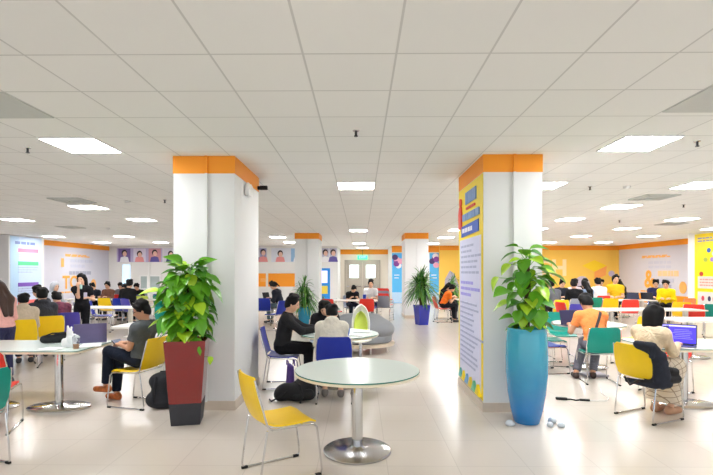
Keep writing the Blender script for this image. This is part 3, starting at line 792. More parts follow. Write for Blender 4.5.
def person(x, y, heading, label, shirt, pants, pose='sit', h=0.022, s=0.97, lean=12, head=(0, 18, 0), arms=None, sleeve='long', legs='long',
           hair='short', hair_mat='hair', shoes=(60, 60, 64), hood=False, skirt=False, skin='skin', seat=0.49, knees=None, ankles=None, foot_mat=None,
           glasses=False, mask=False, group=None, side=0.0, open_jacket=None, curl=1.0, collar=False):
    root = empty('person', (x, y, 0), heading, label, 'person', group)
    A = lambda *v: np.array(v, float)
    sit = pose == 'sit'
    Pp = A(-0.02 + 0.12 * max(0, s - 0.97), 0, seat + 0.085 * max(1, s)) if sit else A(0, 0, 0.90 * s)
    if not sit: k_ = s
    else: k_ = s
    L = math.radians(lean); sp = A(math.sin(L), math.sin(math.radians(side)), math.cos(L)); sp /= np.linalg.norm(sp)
    L2 = math.radians(lean * 1.5); sp2 = A(math.sin(L2), math.sin(math.radians(side)), math.cos(L2)); sp2 /= np.linalg.norm(sp2)
    lat = A(0, 1, 0)
    Rt = np.array([np.cross(lat, sp), lat, sp]).T
    chest = Pp + sp * 0.20 * k_ + sp2 * 0.12 * k_; shc = Pp + sp * 0.20 * k_ + sp2 * 0.225 * k_; nb = Pp + sp * 0.20 * k_ + sp2 * 0.285 * k_
    RH = rotm(head[0], head[1] + lean * 0.6, head[2] if len(head) > 2 else 0)
    hc = nb + sp2 * 0.05 * k_ + RH @ A(0.02, 0, 0.115) * k_
    hd = lambda a, b_, c: hc + RH @ A(a, b_, c) * k_
    sh = {q: shc + A(0, q * 0.156 * k_, -0.012) for q in (1, -1)}
    if arms is None:
        arms = {1: (0.34, 0.13, 0.80), -1: (0.36, -0.10, 0.80)} if sit else {1: (0.08, 0.24, 0.86 * s), -1: (0.08, -0.24, 0.86 * s)}
    el, wr = {}, {}
    for q in (1, -1): el[q], wr[q] = ik(sh[q], arms[q], 0.27 * k_, 0.24 * k_, (-0.5, q * 0.38, -0.8))
    hip = {q: Pp + A(0.0, q * 0.085 * k_, -0.005 if sit else -0.03) for q in (1, -1)}
    kn, an = {}, {}
    for q in (1, -1):
        if sit:
            kk = A(0.37, q * 0.10, seat + 0.06) if not knees or q not in knees else A(*knees[q])
            aa = A(0.36, q * 0.09, 0.085) if not ankles or q not in ankles else A(*ankles[q])
        else:
            kk = A(0.03, q * 0.085, 0.48 * s) if not knees or q not in knees else A(*knees[q])
            aa = A(-0.01, q * 0.085, 0.085) if not ankles or q not in ankles else A(*ankles[q])
        kn[q], an[q] = kk, aa
    toe = {q: an[q] + A(0.13, q * 0.015, -0.045) for q in (1, -1)}
    # ---- body
    B = Sdf(h)
    B.ell(hc, A(0.092, 0.077, 0.105) * k_, RH).ell(hd(0.022, 0, -0.06), A(0.062, 0.056, 0.062) * k_, RH)
    if h < 0.016:
        B.cap(hd(0.088, 0, 0.005), hd(0.103, 0, -0.028), 0.009, 0.014, 0.012)
        for q in (1, -1): B.ell(hd(-0.005, q * 0.08, -0.012), A(0.018, 0.011, 0.03), RH, 0.008)
    else:
        B.cap(hd(0.085, 0, 0.0), hd(0.1, 0, -0.03), 0.012, 0.016, 0.012)
    B.cap(nb - sp2 * 0.05, hd(-0.02, 0, -0.06), 0.055 * k_, 0.048 * k_, 0.03)
    B.ell(Pp, A(0.11, 0.155, 0.10) * k_, Rt).ell(Pp + sp * 0.17 * k_, A(0.098, 0.135, 0.16) * k_, Rt).ell(chest, A(0.10, 0.15, 0.15) * k_, Rt)
    B.cap(sh[1], sh[-1], 0.056 * k_, 0.056 * k_, 0.05)
    for q in (1, -1): B.cap(nb - sp2 * 0.03, sh[q], 0.045 * k_, 0.045 * k_, 0.05)
    for q in (1, -1):
        B.cap(sh[q], el[q], 0.047 * k_, 0.038 * k_).cap(el[q], wr[q], 0.037 * k_, 0.025 * k_)
        B.cap(hip[q], kn[q], 0.08 * k_, 0.056 * k_).cap(kn[q], an[q], 0.054 * k_, 0.036 * k_)
        B.cap(an[q] - A(0.02, 0, 0.04), toe[q], 0.036, 0.03, 0.02)
    parts = [(*B.run(), 0)]
    # hands: palm, four fingers, thumb
    for q in (1, -1):
        f = wr[q] - el[q]; f /= np.linalg.norm(f)
        up = A(0, 0, 1) - f * f[2]
        up = up / np.linalg.norm(up) if np.linalg.norm(up) > 0.2 else A(1, 0, 0)
        sd = np.cross(up, f) * q      # towards the little finger side is +sd
        hs = k_
        H = Sdf(min(0.0075, h * 0.42))
        pc = wr[q] + f * 0.045 * hs
        RP = np.array([f, sd, up]).T
        H.cap(wr[q] - f * 0.03, wr[q] + f * 0.01, 0.025 * hs, 0.024 * hs, 0.015).ell(pc, A(0.05, 0.04, 0.019) * hs, RP, 0.015)
        for i, (oy, ln) in enumerate(((-0.03, 0.072), (-0.01, 0.082), (0.011, 0.076), (0.03, 0.06))):
            b0 = wr[q] + (f * 0.075 + sd * oy) * hs
            c1 = math.radians(28 * curl); c2 = math.radians(70 * curl)
            d1 = f * math.cos(c1) - up * math.sin(c1); d2 = f * math.cos(c2) - up * math.sin(c2)
            m1 = b0 + d1 * ln * 0.5 * hs; m2 = m1 + d2 * ln * 0.5 * hs
            H.cap(b0, m1, 0.0095 * hs, 0.0088 * hs, 0.006).cap(m1, m2, 0.0088 * hs, 0.0072 * hs, 0.004)
        t0 = wr[q] + (f * 0.02 - sd * 0.026) * hs; t1 = t0 + (f * 0.03 - sd * 0.024 - up * 0.012) * hs; t2 = t1 + (f * 0.03 - sd * 0.002 - up * 0.012) * hs
        H.cap(t0, t1, 0.012 * hs, 0.010 * hs, 0.008).cap(t1, t2, 0.010 * hs, 0.008 * hs, 0.004)
        parts.append((*H.run(), 0))
    # face
    fb = MB(); Rm = Matrix(RH.tolist())
    for q in (1, -1):
        fb.ell(hd(0.082, q * 0.032, 0.006), (0.006 * k_, 0.013 * k_, 0.006 * k_), Rm, 1, 8, 6)
        fb.ell(hd(0.085, q * 0.033, 0.026), (0.006 * k_, 0.018 * k_, 0.004 * k_), Rm, 1, 8, 6)
    fb.ell(hd(0.082, 0, -0.058), (0.006 * k_, 0.022 * k_, 0.006 * k_), Rm, 2, 8, 6)
    for mi in (1, 2):
        fs = [f for f, m_ in zip(fb.f, fb.m) if m_ == mi]
        parts.append((fb.v, fs, mi))
    from_mesh('body', np_mesh('body', parts, [M[skin], M['eye'], M['lips']]), root)
    # ---- shirt
    inf = 0.017 if sleeve == 'long' else 0.014
    if hood: inf = 0.020
    T = Sdf(h)
    T.ell(Pp + sp * 0.03, A(0.112, 0.158, 0.11) * k_ + inf, Rt).ell(Pp + sp * 0.17 * k_, A(0.1, 0.138, 0.16) * k_ + inf, Rt).ell(chest, A(0.10, 0.15, 0.15) * k_ + inf, Rt)
    T.cap(sh[1], sh[-1], 0.056 * k_ + inf, 0.056 * k_ + inf, 0.05)
    T.cap(shc, nb + sp2 * 0.01, 0.06 * k_ + inf, 0.055 * k_, 0.04)
    for q in (1, -1): T.cap(nb - sp2 * 0.02, sh[q], 0.05 * k_ + inf * 0.6, 0.05 * k_ + inf * 0.8, 0.05)
    T.cut(Pp - sp * (0.035 if sit else 0.12), -sp); T.cut(nb + sp2 * 0.03, sp2)
    ln = 0.62 if sleeve == 'short' else 1.0
    for q in (1, -1):
        e = sh[q] + (el[q] - sh[q]) * ln
        T.cap(sh[q], e, 0.05 * k_ + inf, 0.042 * k_ + inf * (1.4 if sleeve == 'short' else 1), 0.05, cut1=sleeve == 'short')
        if sleeve == 'long': T.cap(el[q], el[q] + (wr[q] - el[q]) * 0.96, 0.04 * k_ + inf, 0.029 * k_ + inf * 0.9, 0.02, cut1=True)
    if hood:
        T.ell(nb + Rt @ A(-0.07, 0, 0.015), A(0.055, 0.095, 0.055), Rt, 0.03)
    sdf_obj('jacket' if (sleeve == 'long' or hood) else 'shirt', T, shirt, root)
    # ---- trousers / skirt
    Q = Sdf(h)
    Q.ell(Pp, A(0.112, 0.158, 0.102) * k_ + 0.012, Rt).cut(Pp + sp * 0.07, sp)
    if skirt:
        for q in (1, -1):
            Q.cap(hip[q], kn[q], 0.095, 0.095, 0.09).cap(kn[q], an[q] + A(0, 0, 0.06), 0.095, 0.115, 0.09, cut1=True)
        Q.cut((0, 0, 0.13), (0, 0, -1))
    else:
        for q in (1, -1):
            if legs == 'short':
                e = hip[q] + (kn[q] - hip[q]) * 0.85
                Q.cap(hip[q], e, 0.085 * k_ + 0.012, 0.075 * k_ + 0.012, 0.025, cut1=True)
            else:
                Q.cap(hip[q], kn[q], 0.083 * k_ + 0.011, 0.06 * k_ + 0.012)
                e = kn[q] + (an[q] - kn[q]) * 0.93
                Q.cap(kn[q], e, 0.06 * k_ + 0.012, 0.045 * k_ + 0.012, 0.02, cut1=True)
    sdf_obj('skirt' if skirt else ('shorts' if legs == 'short' else 'trousers'), Q, pants, root)
    # ---- shoes
    sm = foot_mat or mat('shoe_%d_%d_%d' % shoes, shoes, 0.5)
    for q in (1, -1):
        Z = Sdf(min(h, 0.014))
        b0 = an[q] - A(0.035, 0, 0.045)
        Z.cap(b0, toe[q] + A(0.01, 0, -0.002), 0.043, 0.037, 0.02).cap(an[q] - A(0.01, 0, 0.02), an[q] - A(0, 0, 0.0), 0.046, 0.045, 0.02, cut1=True)
        Z.cut((0, 0, min(an[q][2] - 0.083, toe[q][2] - 0.038)), (0, 0, -1))
        so = sdf_obj('shoe', Z, sm, root)
    # ---- hair
    G = Sdf(min(h, 0.016))
    hm = M[hair_mat]
    hx, hv = (0.005, 0.106) if hair != 'cap' else (0.003, 0.102)
    G.ell(hd(-0.014, 0, 0.022), A(0.096 + hx, 0.086 + hx, hv + 0.004) * k_, RH)
    if hair != 'hooded':
        hr = random.Random(int(abs(x * 97 + y * 131)))
        for _ in range(12 if h < 0.02 else 7):
            a_ = hr.uniform(-2.9, 2.9); e_ = hr.uniform(0.25, 1.3)
            G.ell(hd(-0.014 + 0.088 * math.cos(a_) * math.cos(e_), 0.08 * math.sin(a_) * math.cos(e_), 0.03 + 0.1 * math.sin(e_)), A(0.04, 0.04, 0.032) * k_, RH, 0.016)
    if hair not in ('hooded',): G.ell(hd(-0.036, 0, -0.028), A(0.076, 0.082, 0.086) * k_, RH, 0.02)
    G.sub(hd(0.11, 0, -0.036), A(0.09, 0.08, 0.112) * k_, RH, 0.012)
    if hair in ('short', 'pony', 'bun', 'cap'):
        G.cut(hd(-0.03, 0, -0.06), RH @ A(0.62, 0, -0.78))
    if hair == 'bob':
        for q in (1, -1): G.cap(hd(-0.04, q * 0.04, 0.0), hd(-0.055, q * 0.04, -0.15), 0.068, 0.054, 0.05).cap(hd(-0.01, q * 0.08, 0.03), hd(-0.02, q * 0.085, -0.13), 0.03, 0.026, 0.03)
        G.sub(hd(0.105, 0, -0.055), A(0.09, 0.07, 0.115) * k_, RH, 0.015)
    if hair == 'long':
        bk = hd(-0.05, 0, 0.0); t1 = nb + Rt @ A(-0.11, 0, -0.05); t2 = nb + Rt @ A(-0.14, 0, -0.28)
        for q in (1, -1):
            G.cap(bk + RH @ A(0, q * 0.05, 0), t1 + A(0, q * 0.055, 0), 0.055, 0.055, 0.05).cap(t1 + A(0, q * 0.055, 0), t2 + A(0, q * 0.04, 0), 0.055, 0.03, 0.05)
        for q in (1, -1): G.cap(hd(-0.02, q * 0.076, 0.02), hd(-0.035, q * 0.085, -0.14), 0.024, 0.022, 0.03)
    if hair == 'pony':
        G.ell(hd(-0.11, 0, 0.02), A(0.03, 0.03, 0.03), RH, 0.02).cap(hd(-0.12, 0, 0.02), hd(-0.17, 0, -0.14), 0.036, 0.016, 0.02)
    if hair == 'bun': G.ell(hd(-0.11, 0, 0.05), A(0.045, 0.05, 0.045), RH, 0.02)
    if hair == 'hooded':
        G.ell(hd(-0.03, 0, 0.01), A(0.112, 0.104, 0.128), RH).sub(hd(0.11, 0, -0.03), A(0.08, 0.07, 0.11), RH)
        G.cap(hd(-0.05, 0, -0.05), nb + Rt @ A(-0.05, 0, 0), 0.09, 0.1, 0.04)
    if hair == 'cap':
        G.ell(hd(0.0, 0, 0.045), A(0.1, 0.092, 0.085), RH, 0.01).ell(hd(0.11, 0, 0.05), A(0.065, 0.06, 0.01), RH, 0.01)
    sdf_obj({'hooded': 'raised_hood'}.get(hair, 'hair'), G, shirt if hair == 'hooded' else hm, root)
    if glasses:
        g = MB()
        for q in (1, -1):
            ring = [Vector(hd(0.098, q * 0.034 + 0.025 * math.cos(t * PI / 6), 0.004 + 0.019 * math.sin(t * PI / 6))) for t in range(12)]
            g.tube(ring, 0.003, 5, closed=True); g.tube([hd(0.097, q * 0.06, 0.008), hd(0.0, q * 0.086, 0.01)], 0.003, 5)
        g.tube([hd(0.1, 0.01, 0.008), hd(0.1, -0.01, 0.008)], 0.003, 5).obj('glasses', M['black_rubber'], root)
    root['wrists'] = [float(v) for q in (1, -1) for v in wr[q]]
    return root

def at(root, p):
    """a point given in a figure's own frame, in the room"""
    a = root.rotation_euler.z; c, s = math.cos(a), math.sin(a)
    return (root.location.x + p[0] * c - p[1] * s, root.location.y + p[0] * s + p[1] * c, p[2])

# ------------------------------------------------------------------ small things
def laptop(x, y, z, heading, label, lid=(70, 62, 110), screen=(40, 34, 190), w=0.34, dp=0.23, tilt=18, lit=True):
    """heading: the way the screen looks"""
    o = empty('laptop', (x, y, z), heading, label, 'laptop')
    lm = mat('laptop_lid_%d_%d_%d' % lid, lid, 0.35, 0.3)
    MB().box((dp / 2, 0, 0.009), (dp, w, 0.016), bev=0.004).obj('keyboard_base', lm, o)
    kb = MB()
    for i in range(5): kb.box((0.05 + i * 0.022, 0, 0.0175), (0.017, w * 0.84, 0.002))
    kb.obj('keys', M['black_rubber'], o)
    R = Matrix.Rotation(math.radians(-tilt), 3, 'Y'); hgt = dp * 0.97
    c = Vector((0, 0, 0.014)) + R @ Vector((0, 0, hgt / 2))
    l = MB().box(c, (0.008, w, hgt), rot=R, bev=0.003).obj('lid', lm, o)
    sc = mat('laptop_screen_%d_%d_%d' % screen, screen, emit=0.8) if lit else M['black_rubber']
    MB().box(c + R @ Vector((0.005, 0, 0)), (0.002, w * 0.93, hgt * 0.9), rot=R).obj('screen', sc, l)
    if lit and screen[2] > 120:
        MB().box(c + R @ Vector((0.0065, -w * 0.36, 0)), (0.002, w * 0.18, hgt * 0.86), rot=R).obj('screen_sidebar', mat('screen_navy', (24, 24, 96), emit=0.5), l)
        MB().box(c + R @ Vector((0.0065, 0, hgt * 0.40)), (0.002, w * 0.92, hgt * 0.07), rot=R).obj('screen_toolbar', mat('screen_lilac', (190, 186, 240), emit=0.7), l)
        b = MB()
        for i in range(6): b.box(c + R @ Vector((0.0068, 0.03 + 0.01 * (i % 2), hgt * (0.22 - 0.09 * i))), (0.002, w * (0.4 + 0.08 * (i % 3)), 0.006), rot=R)
        b.obj('screen_text', mat('screen_text', (120, 116, 240), emit=0.7), l)
    return o

def backpack(x, y, heading, label, color=(22, 22, 25), s=1.0, tilt=0, h=0.012):
    o = empty('backpack', (x, y, 0), heading, label, 'bag')
    m = mat('backpack_%d_%d_%d' % color, color, 0.75, noise=0.15, scale=40)
    if tilt == 0:
        S = Sdf(h).cap((0, -0.1 * s, 0.11 * s), (0, 0.1 * s, 0.11 * s), 0.1 * s, 0.1 * s, 0.06).cap((0, -0.08 * s, 0.33 * s), (0, 0.08 * s, 0.33 * s), 0.085 * s, 0.085 * s, 0.09).cap((0, 0, 0.1 * s), (0, 0, 0.34 * s), 0.11 * s, 0.1 * s, 0.06)
        S.cut((0, 0, 0.005), (0, 0, -1)); sdf_obj('main_bag', S, m, o)
        S = Sdf(h).cap((0.1 * s, -0.07 * s, 0.1 * s), (0.1 * s, 0.07 * s, 0.1 * s), 0.055 * s, 0.055 * s, 0.03).cap((0.1 * s, 0, 0.1 * s), (0.095 * s, 0, 0.2 * s), 0.06 * s, 0.05 * s, 0.04); sdf_obj('front_pocket', S, m, o)
        MB().tube([(0, -0.03, 0.41 * s), (0, -0.03, 0.45 * s), (0, 0.03, 0.45 * s), (0, 0.03, 0.41 * s)], 0.008, 6).obj('handle', m, o)
        for q in (1, -1): MB().tube([(-0.09 * s, q * 0.06, 0.4 * s), (-0.13 * s, q * 0.08, 0.25 * s), (-0.1 * s, q * 0.09, 0.08 * s)], 0.014, 6).obj('strap', m, o)
    else:
        S = Sdf(h).cap((-0.16, 0, 0.1), (0.16, 0.02, 0.1), 0.1, 0.12, 0.06).cap((0.03, -0.07, 0.12), (0.1, 0.1, 0.14), 0.11, 0.13, 0.07).cap((-0.2, 0, 0.07), (-0.12, 0, 0.14), 0.07, 0.08, 0.05)
        S.cut((0, 0, 0.004), (0, 0, -1)); sdf_obj('main_bag', S, m, o)
        S = Sdf(h).cap((0.02, -0.13, 0.09), (0.18, -0.11, 0.1), 0.06, 0.065, 0.03).cut((0, 0, 0.006), (0, 0, -1)); sdf_obj('front_pocket', S, m, o)
        MB().tube([(-0.1, -0.1, 0.17), (-0.2, -0.13, 0.08), (-0.3, -0.08, 0.016), (-0.33, 0.02, 0.014)], 0.012, 6).obj('strap', m, o)
        MB().tube([(0.0, -0.02, 0.235), (0.06, -0.14, 0.22), (0.1, -0.2, 0.1), (0.06, -0.22, 0.015)], 0.014, 6).obj('strap', m, o)
    return o

# ------------------------------------------------------------------ plants
def leaf_shape(mb, base, direction, up, ln, wd, mi, droop=0.35, heart=True):
    f = Vector(direction).normalized(); u = Vector(up); u = (u - f * u.dot(f)).normalized(); w = f.cross(u)
    prof = [(0.0, 0.0 if not heart else 0.25), (-0.06 if heart else 0.08, 0.0), (0.12, 0.78), (0.32, 1.0), (0.55, 0.86), (0.8, 0.45), (1.0, 0.0)]
    if heart: prof = [(0.0, 0.12), (0.06, 0.7), (0.2, 0.96), (0.4, 1.0), (0.62, 0.78), (0.83, 0.38), (1.0, 0.02)]
    vs = []; fs = []
    for t, q in prof:
        c = Vector(base) + f * (ln * t) - u * (droop * ln * t * t)
        for sgn in (-1, -0.5, 0, 0.5, 1):
            vs.append(c + w * (sgn * q * wd / 2) + u * (abs(sgn) * q * wd * 0.16) - (f * (0.05 * ln * abs(sgn)) if t == 0 and heart else Vector((0, 0, 0))))
    for i in range(len(prof) - 1):
        for j in range(4): fs.append((i * 5 + j, i * 5 + j + 1, (i + 1) * 5 + j + 1, (i + 1) * 5 + j))
    mb.add(vs, fs, mi, True)

def pothos(root, z0, hgt, spread, n, seed, big=1.0, extra=(), mix=(4, 5, 2), ymax=0.3):
    r = random.Random(seed)
    MB().tube([(0, 0, z0 - 0.05), (0.01, 0, z0 + hgt * 0.5), (0, 0.01, z0 + hgt * 0.86)], 0.035, 10).obj('moss_pole', M['moss'], root)
    fol = MB(); st = MB()
    def one(p0, a, zt, rad, ln, pitch, mi):
        b = Vector((rad * math.cos(a), rad * math.sin(a), zt))
        if b.y + ln * math.sin(a) * math.cos(pitch) + 0.04 > ymax: return
        st.tube([p0, (p0 + b) / 2 + Vector((0, 0, 0.04)), b], 0.004, 5)
        dirv = Vector((math.cos(a) * math.cos(pitch), math.sin(a) * math.cos(pitch), math.sin(pitch)))
        upv = Vector((math.cos(a) * 0.6, math.sin(a) * 0.6, 1)) + Vector((r.uniform(-.3, .3), r.uniform(-.5, .1), 0))
        leaf_shape(fol, b, dirv, upv, ln, ln * r.uniform(0.76, 0.95), mi, r.uniform(0.15, 0.45))
    for i in range(n):
        t = (i + r.random()) / n
        a = i * 2.399 + r.uniform(-0.4, 0.4)
        zt = z0 + 0.02 + hgt * 0.9 * t
        prof = 1.0 - 0.35 * max(0, (t - 0.75) / 0.25) if t > 0.2 else 0.75
        rad = spread * prof * r.uniform(0.25, 0.8)
        p0 = Vector((0.03 * math.cos(a), 0.03 * math.sin(a), zt - 0.03))
        ln = big * r.uniform(0.13, 0.2)
        one(p0, a, zt + r.uniform(-0.02, 0.06), rad, ln, r.uniform(-1.0, 0.1) if t < 0.9 else r.uniform(-0.2, 0.7), r.choices((0, 1, 2), mix)[0])
    for a, zt, rad, ln, pitch, mi in extra:
        one(Vector((0, 0, zt - 0.1)), a, zt, rad, ln, pitch, mi)
    fol.obj('foliage', [M['leaf_dark'], M['leaf_mid'], M['leaf_light']], root); st.obj('stems', M['leaf_mid'], root)

def dracaena(root, z0, hgt, spread, seed, n_can=4, per=34, wid=0.045, droop=1.0):
    r = random.Random(seed); fol = MB(); can = MB()
    for c in range(n_can):
        a = c * 2.4 + r.random(); off = 0.05 if c else 0.0
        top = Vector((off * math.cos(a) * 2.2, off * math.sin(a) * 2.2, z0 + hgt * (0.62 if c == 0 else r.uniform(0.28, 0.5))))
        can.tube([(off * math.cos(a), off * math.sin(a), z0 - 0.03), top], 0.02, 8, r2=0.014)
        for i in range(per):
            t = i / per; b = i * 2.399 + r.random() * 0.5
            pz = math.radians(78 - 110 * t + r.uniform(-8, 8)); ln = spread * r.uniform(0.8, 1.15)
            d = Vector((math.cos(b) * math.cos(pz), math.sin(b) * math.cos(pz), math.sin(pz)))
            base = top - Vector((0, 0, 0.16 * t)); w = wid * r.uniform(0.8, 1.15)
            side = Vector((-math.sin(b), math.cos(b), 0)); vs = []; fs = []
            for q in range(7):
                s = q / 6; p = base + d * ln * s - Vector((0, 0, droop * ln * (0.2 + 0.85 * math.cos(pz)) * s * s))
                hw = w / 2 * (0.5 + 1.2 * s if s < 0.4 else 1.0 * (1 - ((s - 0.4) / 0.6) ** 2) + 0.02)
                vs += [p - side * hw + Vector((0, 0, hw * 0.4)), p, p + side * hw + Vector((0, 0, hw * 0.4))]
            for q in range(6):
                for j in range(2): fs.append((q * 3 + j, q * 3 + j + 1, q * 3 + j + 4, q * 3 + j + 3))
            fol.add(vs, fs, r.choices((0, 1), (3, 2))[0], True)
    fol.obj('foliage', [M['strap_dark'], M['strap_mid']], root); can.obj('canes', M['moss'], root)

def square_pot(root, zt, top, bot, m, foot=None, foot_m=None):
    mb = MB(); ft = foot or 0
    lerp = lambda z: bot + (top - bot) * z / zt
    def ring(hw, z): return [(-hw, -hw, z), (hw, -hw, z), (hw, hw, z), (-hw, hw, z)]
    def shell(levels, mb_):
        vs = [p for hw, z in levels for p in ring(hw, z)]; fs = []
        for i in range(len(levels) - 1):
            for k in range(4): fs.append((i * 4 + k, i * 4 + (k + 1) % 4, i * 4 + 4 + (k + 1) % 4, i * 4 + 4 + k))
        fs.append((3, 2, 1, 0)); n = len(levels) * 4; fs.append((n - 4, n - 3, n - 2, n - 1))
        mb_.add(vs, fs, 0, False)
    shell([(lerp(ft) / 2, ft), (top / 2, zt), (top / 2 - 0.03, zt), (top / 2 - 0.035, zt - 0.06)], mb); p = mb.obj('pot', m, root)
    if foot:
        f = MB(); shell([(bot / 2, 0), (lerp(ft) / 2 + 0.002, ft)], f); f.obj('pot_foot', foot_m, root)
    MB().box((0, 0, zt - 0.04), (top - 0.07, top - 0.07, 0.02)).obj('soil', M['soil'], root)

M['red_glaze'] = mat('dark_red_glaze', (134, 26, 22), 0.18, noise=0.05, scale=4, coat=0.5)
M['charcoal_glaze'] = mat('charcoal_stone', (52, 52, 58), 0.55, noise=0.08)
def glaze(name, lo_c, hi_c, z0, z1):
    m = bpy.data.materials.new(name); m.use_nodes = True; nt = m.node_tree; b = nt.nodes['Principled BSDF']
    tc = nt.nodes.new('ShaderNodeTexCoord'); sx = nt.nodes.new('ShaderNodeSeparateXYZ'); mr = nt.nodes.new('ShaderNodeMapRange')
    mr.inputs['From Min'].default_value = z0; mr.inputs['From Max'].default_value = z1
    nz = nt.nodes.new('ShaderNodeTexNoise'); nz.inputs['Scale'].default_value = 5
    ad = nt.nodes.new('ShaderNodeMath'); ad.operation = 'MULTIPLY_ADD'; ad.inputs[1].default_value = 0.35; 
    cr = nt.nodes.new('ShaderNodeValToRGB'); cr.color_ramp.elements[0].color = (*lin(lo_c), 1); cr.color_ramp.elements[1].color = (*lin(hi_c), 1)
    cr.color_ramp.elements[0].position = 0.25; cr.color_ramp.elements[1].position = 1.05
    nt.links.new(tc.outputs['Object'], sx.inputs[0]); nt.links.new(sx.outputs['Z'], mr.inputs['Value'])
    nt.links.new(tc.outputs['Object'], nz.inputs['Vector']); nt.links.new(nz.outputs['Fac'], ad.inputs[0]); nt.links.new(mr.outputs[0], ad.inputs[2])
    nt.links.new(ad.outputs[0], cr.inputs[0]); nt.links.new(cr.outputs[0], b.inputs['Base Color'])
    b.inputs['Roughness'].default_value = 0.12; b.inputs['Coat Weight'].default_value = 0.5
    return m
M['turq_glaze'] = glaze('turquoise_two_tone_glaze', (16, 122, 190), (60, 168, 196), 0.1, 1.0)
M['teal_glaze'] = mat('teal_blue_glaze', (40, 150, 190), 0.15, noise=0.08, scale=4, coat=0.4)
M['cobalt_glaze'] = mat('cobalt_glaze', (22, 40, 168), 0.2, noise=0.05, scale=4, coat=0.4)

p = empty('potted_plant', (-1.93, 5.12, 0), 12, 'climbing pothos in a tall tapered dark red planter before the pillar', 'plant')
square_pot(p, 0.92, 0.43, 0.30, M['red_glaze'], 0.24, M['charcoal_glaze'])
pothos(p, 0.9, 0.88, 0.30, 210, 11, 1.0, mix=(3, 6, 2), ymax=0.36, extra=[(-0.9, 0.86, 0.26, 0.1, -1.2, 1), (-0.6, 0.74, 0.3, 0.09, -1.2, 2), (2.9, 1.05, 0.22, 0.16, -0.6, 1), (3.2, 1.45, 0.3, 0.22, 0.0, 2), (-0.4, 1.62, 0.2, 0.22, -0.3, 1), (-0.2, 1.5, 0.22, 0.24, -0.5, 1)])
p = empty('potted_plant', (1.85, 5.14, 0), 0, 'climbing pothos in a tall glossy turquoise vase before the poster pillar', 'plant')
pr = [(0.0, 0.0), (0.135, 0.0), (0.142, 0.01), (0.175, 0.15), (0.205, 0.33), (0.225, 0.55), (0.228, 0.72), (0.222, 0.88), (0.212, 0.98), (0.21, 1.03), (0.216, 1.045), (0.2, 1.048), (0.19, 1.03), (0.188, 0.98)]
MB().lathe(pr, 56).obj('vase', M['turq_glaze'], p)
MB().lathe([(0, 1.0), (0.192, 1.0)], 32).obj('soil', M['soil'], p)
pothos(p, 1.02, 0.92, 0.26, 56, 5, 1.0, mix=(1, 5, 5), ymax=0.29, extra=[(3.3, 1.75, 0.2, 0.15, -0.7, 2), (2.9, 1.6, 0.3, 0.17, -0.9, 2), (3.6, 1.47, 0.28, 0.2, -0.2, 1), (-0.1, 1.8, 0.16, 0.2, -0.15, 1), (0.05, 1.66, 0.22, 0.26, -0.2, 2), (-0.2, 1.6, 0.12, 0.24, -0.4, 1),
        (3.0, 1.95, 0.1, 0.14, 0.15, 1), (2.6, 1.88, 0.12, 0.18, -0.1, 0), (-0.5, 1.92, 0.04, 0.18, 0.3, 1), (-1.4, 1.45, 0.15, 0.2, -1.0, 1), (-1.8, 1.3, 0.17, 0.18, -1.0, 0), (-1.2, 1.25, 0.17, 0.2, -1.1, 1), (-2.2, 1.6, 0.12, 0.19, -0.9, 1)])
for i, (x, y, s, lb) in enumerate([(1.62, 5.0, 0.05, 'small pale stone at the vase base, on the pillar corner side'), (2.04, 4.97, 0.042, 'small white stone before the foot of the turquoise vase'),
                                 (2.12, 5.10, 0.05, 'larger grey-blue stone beside the foot of the turquoise vase'), (2.16, 4.96, 0.04, 'outermost grey-blue stone by the turquoise vase')]):
    S = Sdf(0.008).ell((0, 0, s * 0.5), (s, s * 0.8, s * 0.75), k=0.01).ell((s * 0.4, s * 0.2, s * 0.35), (s * 0.7, s * 0.6, s * 0.5), k=0.01).cut((0, 0, 0), (0, 0, -1))
    setp(sdf_obj('decorative_stone', S, mat('pale_stone', (206, 214, 222), 0.7, noise=0.12), None, (x, y, 0), i * 50), lb, 'stone', 'stones at the vase foot')
p = empty('potted_plant', (-1.78, 14.6, 0), 0, 'drooping dracaena in a teal blue pot before the distant pillar', 'plant')
MB().lathe([(0, 0), (0.16, 0), (0.17, 0.02), (0.2, 0.3), (0.215, 0.52), (0.225, 0.55), (0.2, 0.55), (0.19, 0.5)], 32).obj('pot', M['teal_glaze'], p)
MB().lathe([(0, 0.5), (0.195, 0.5)], 24).obj('soil', M['soil'], p)
dracaena(p, 0.52, 1.2, 0.55, 3, 6, 28, 0.045, 0.85)
p = empty('potted_plant', (1.94, 14.6, 0), 20, 'bushy dracaena in a cobalt blue square pot before the distant pillar', 'plant')
square_pot(p, 0.62, 0.4, 0.3, M['cobalt_glaze'])
dracaena(p, 0.6, 1.45, 0.60, 8, 7, 30, 0.06, 0.6)
p = empty('potted_plant', (3.95, 19.6, 0), 0, 'dark leafy plant partly hidden by the poster pillar edge', 'plant')
square_pot(p, 0.5, 0.4, 0.3, M['charcoal_glaze'])
dracaena(p, 0.5, 1.3, 0.6, 12, 5, 26, 0.06)
#OBJECTS_BELOW
# ------------------------------------------------------------------ near scene: round tables, chairs, sitters
C = lambda n, c: cloth(n, c)
round_table(-.03, 4.27, 0.575, 'round glass-topped table in the middle, on a chrome disc base')
chair('yellow', -0.665, 3.83, 32, 'yellow chair with empty seat beside the middle round glass table')

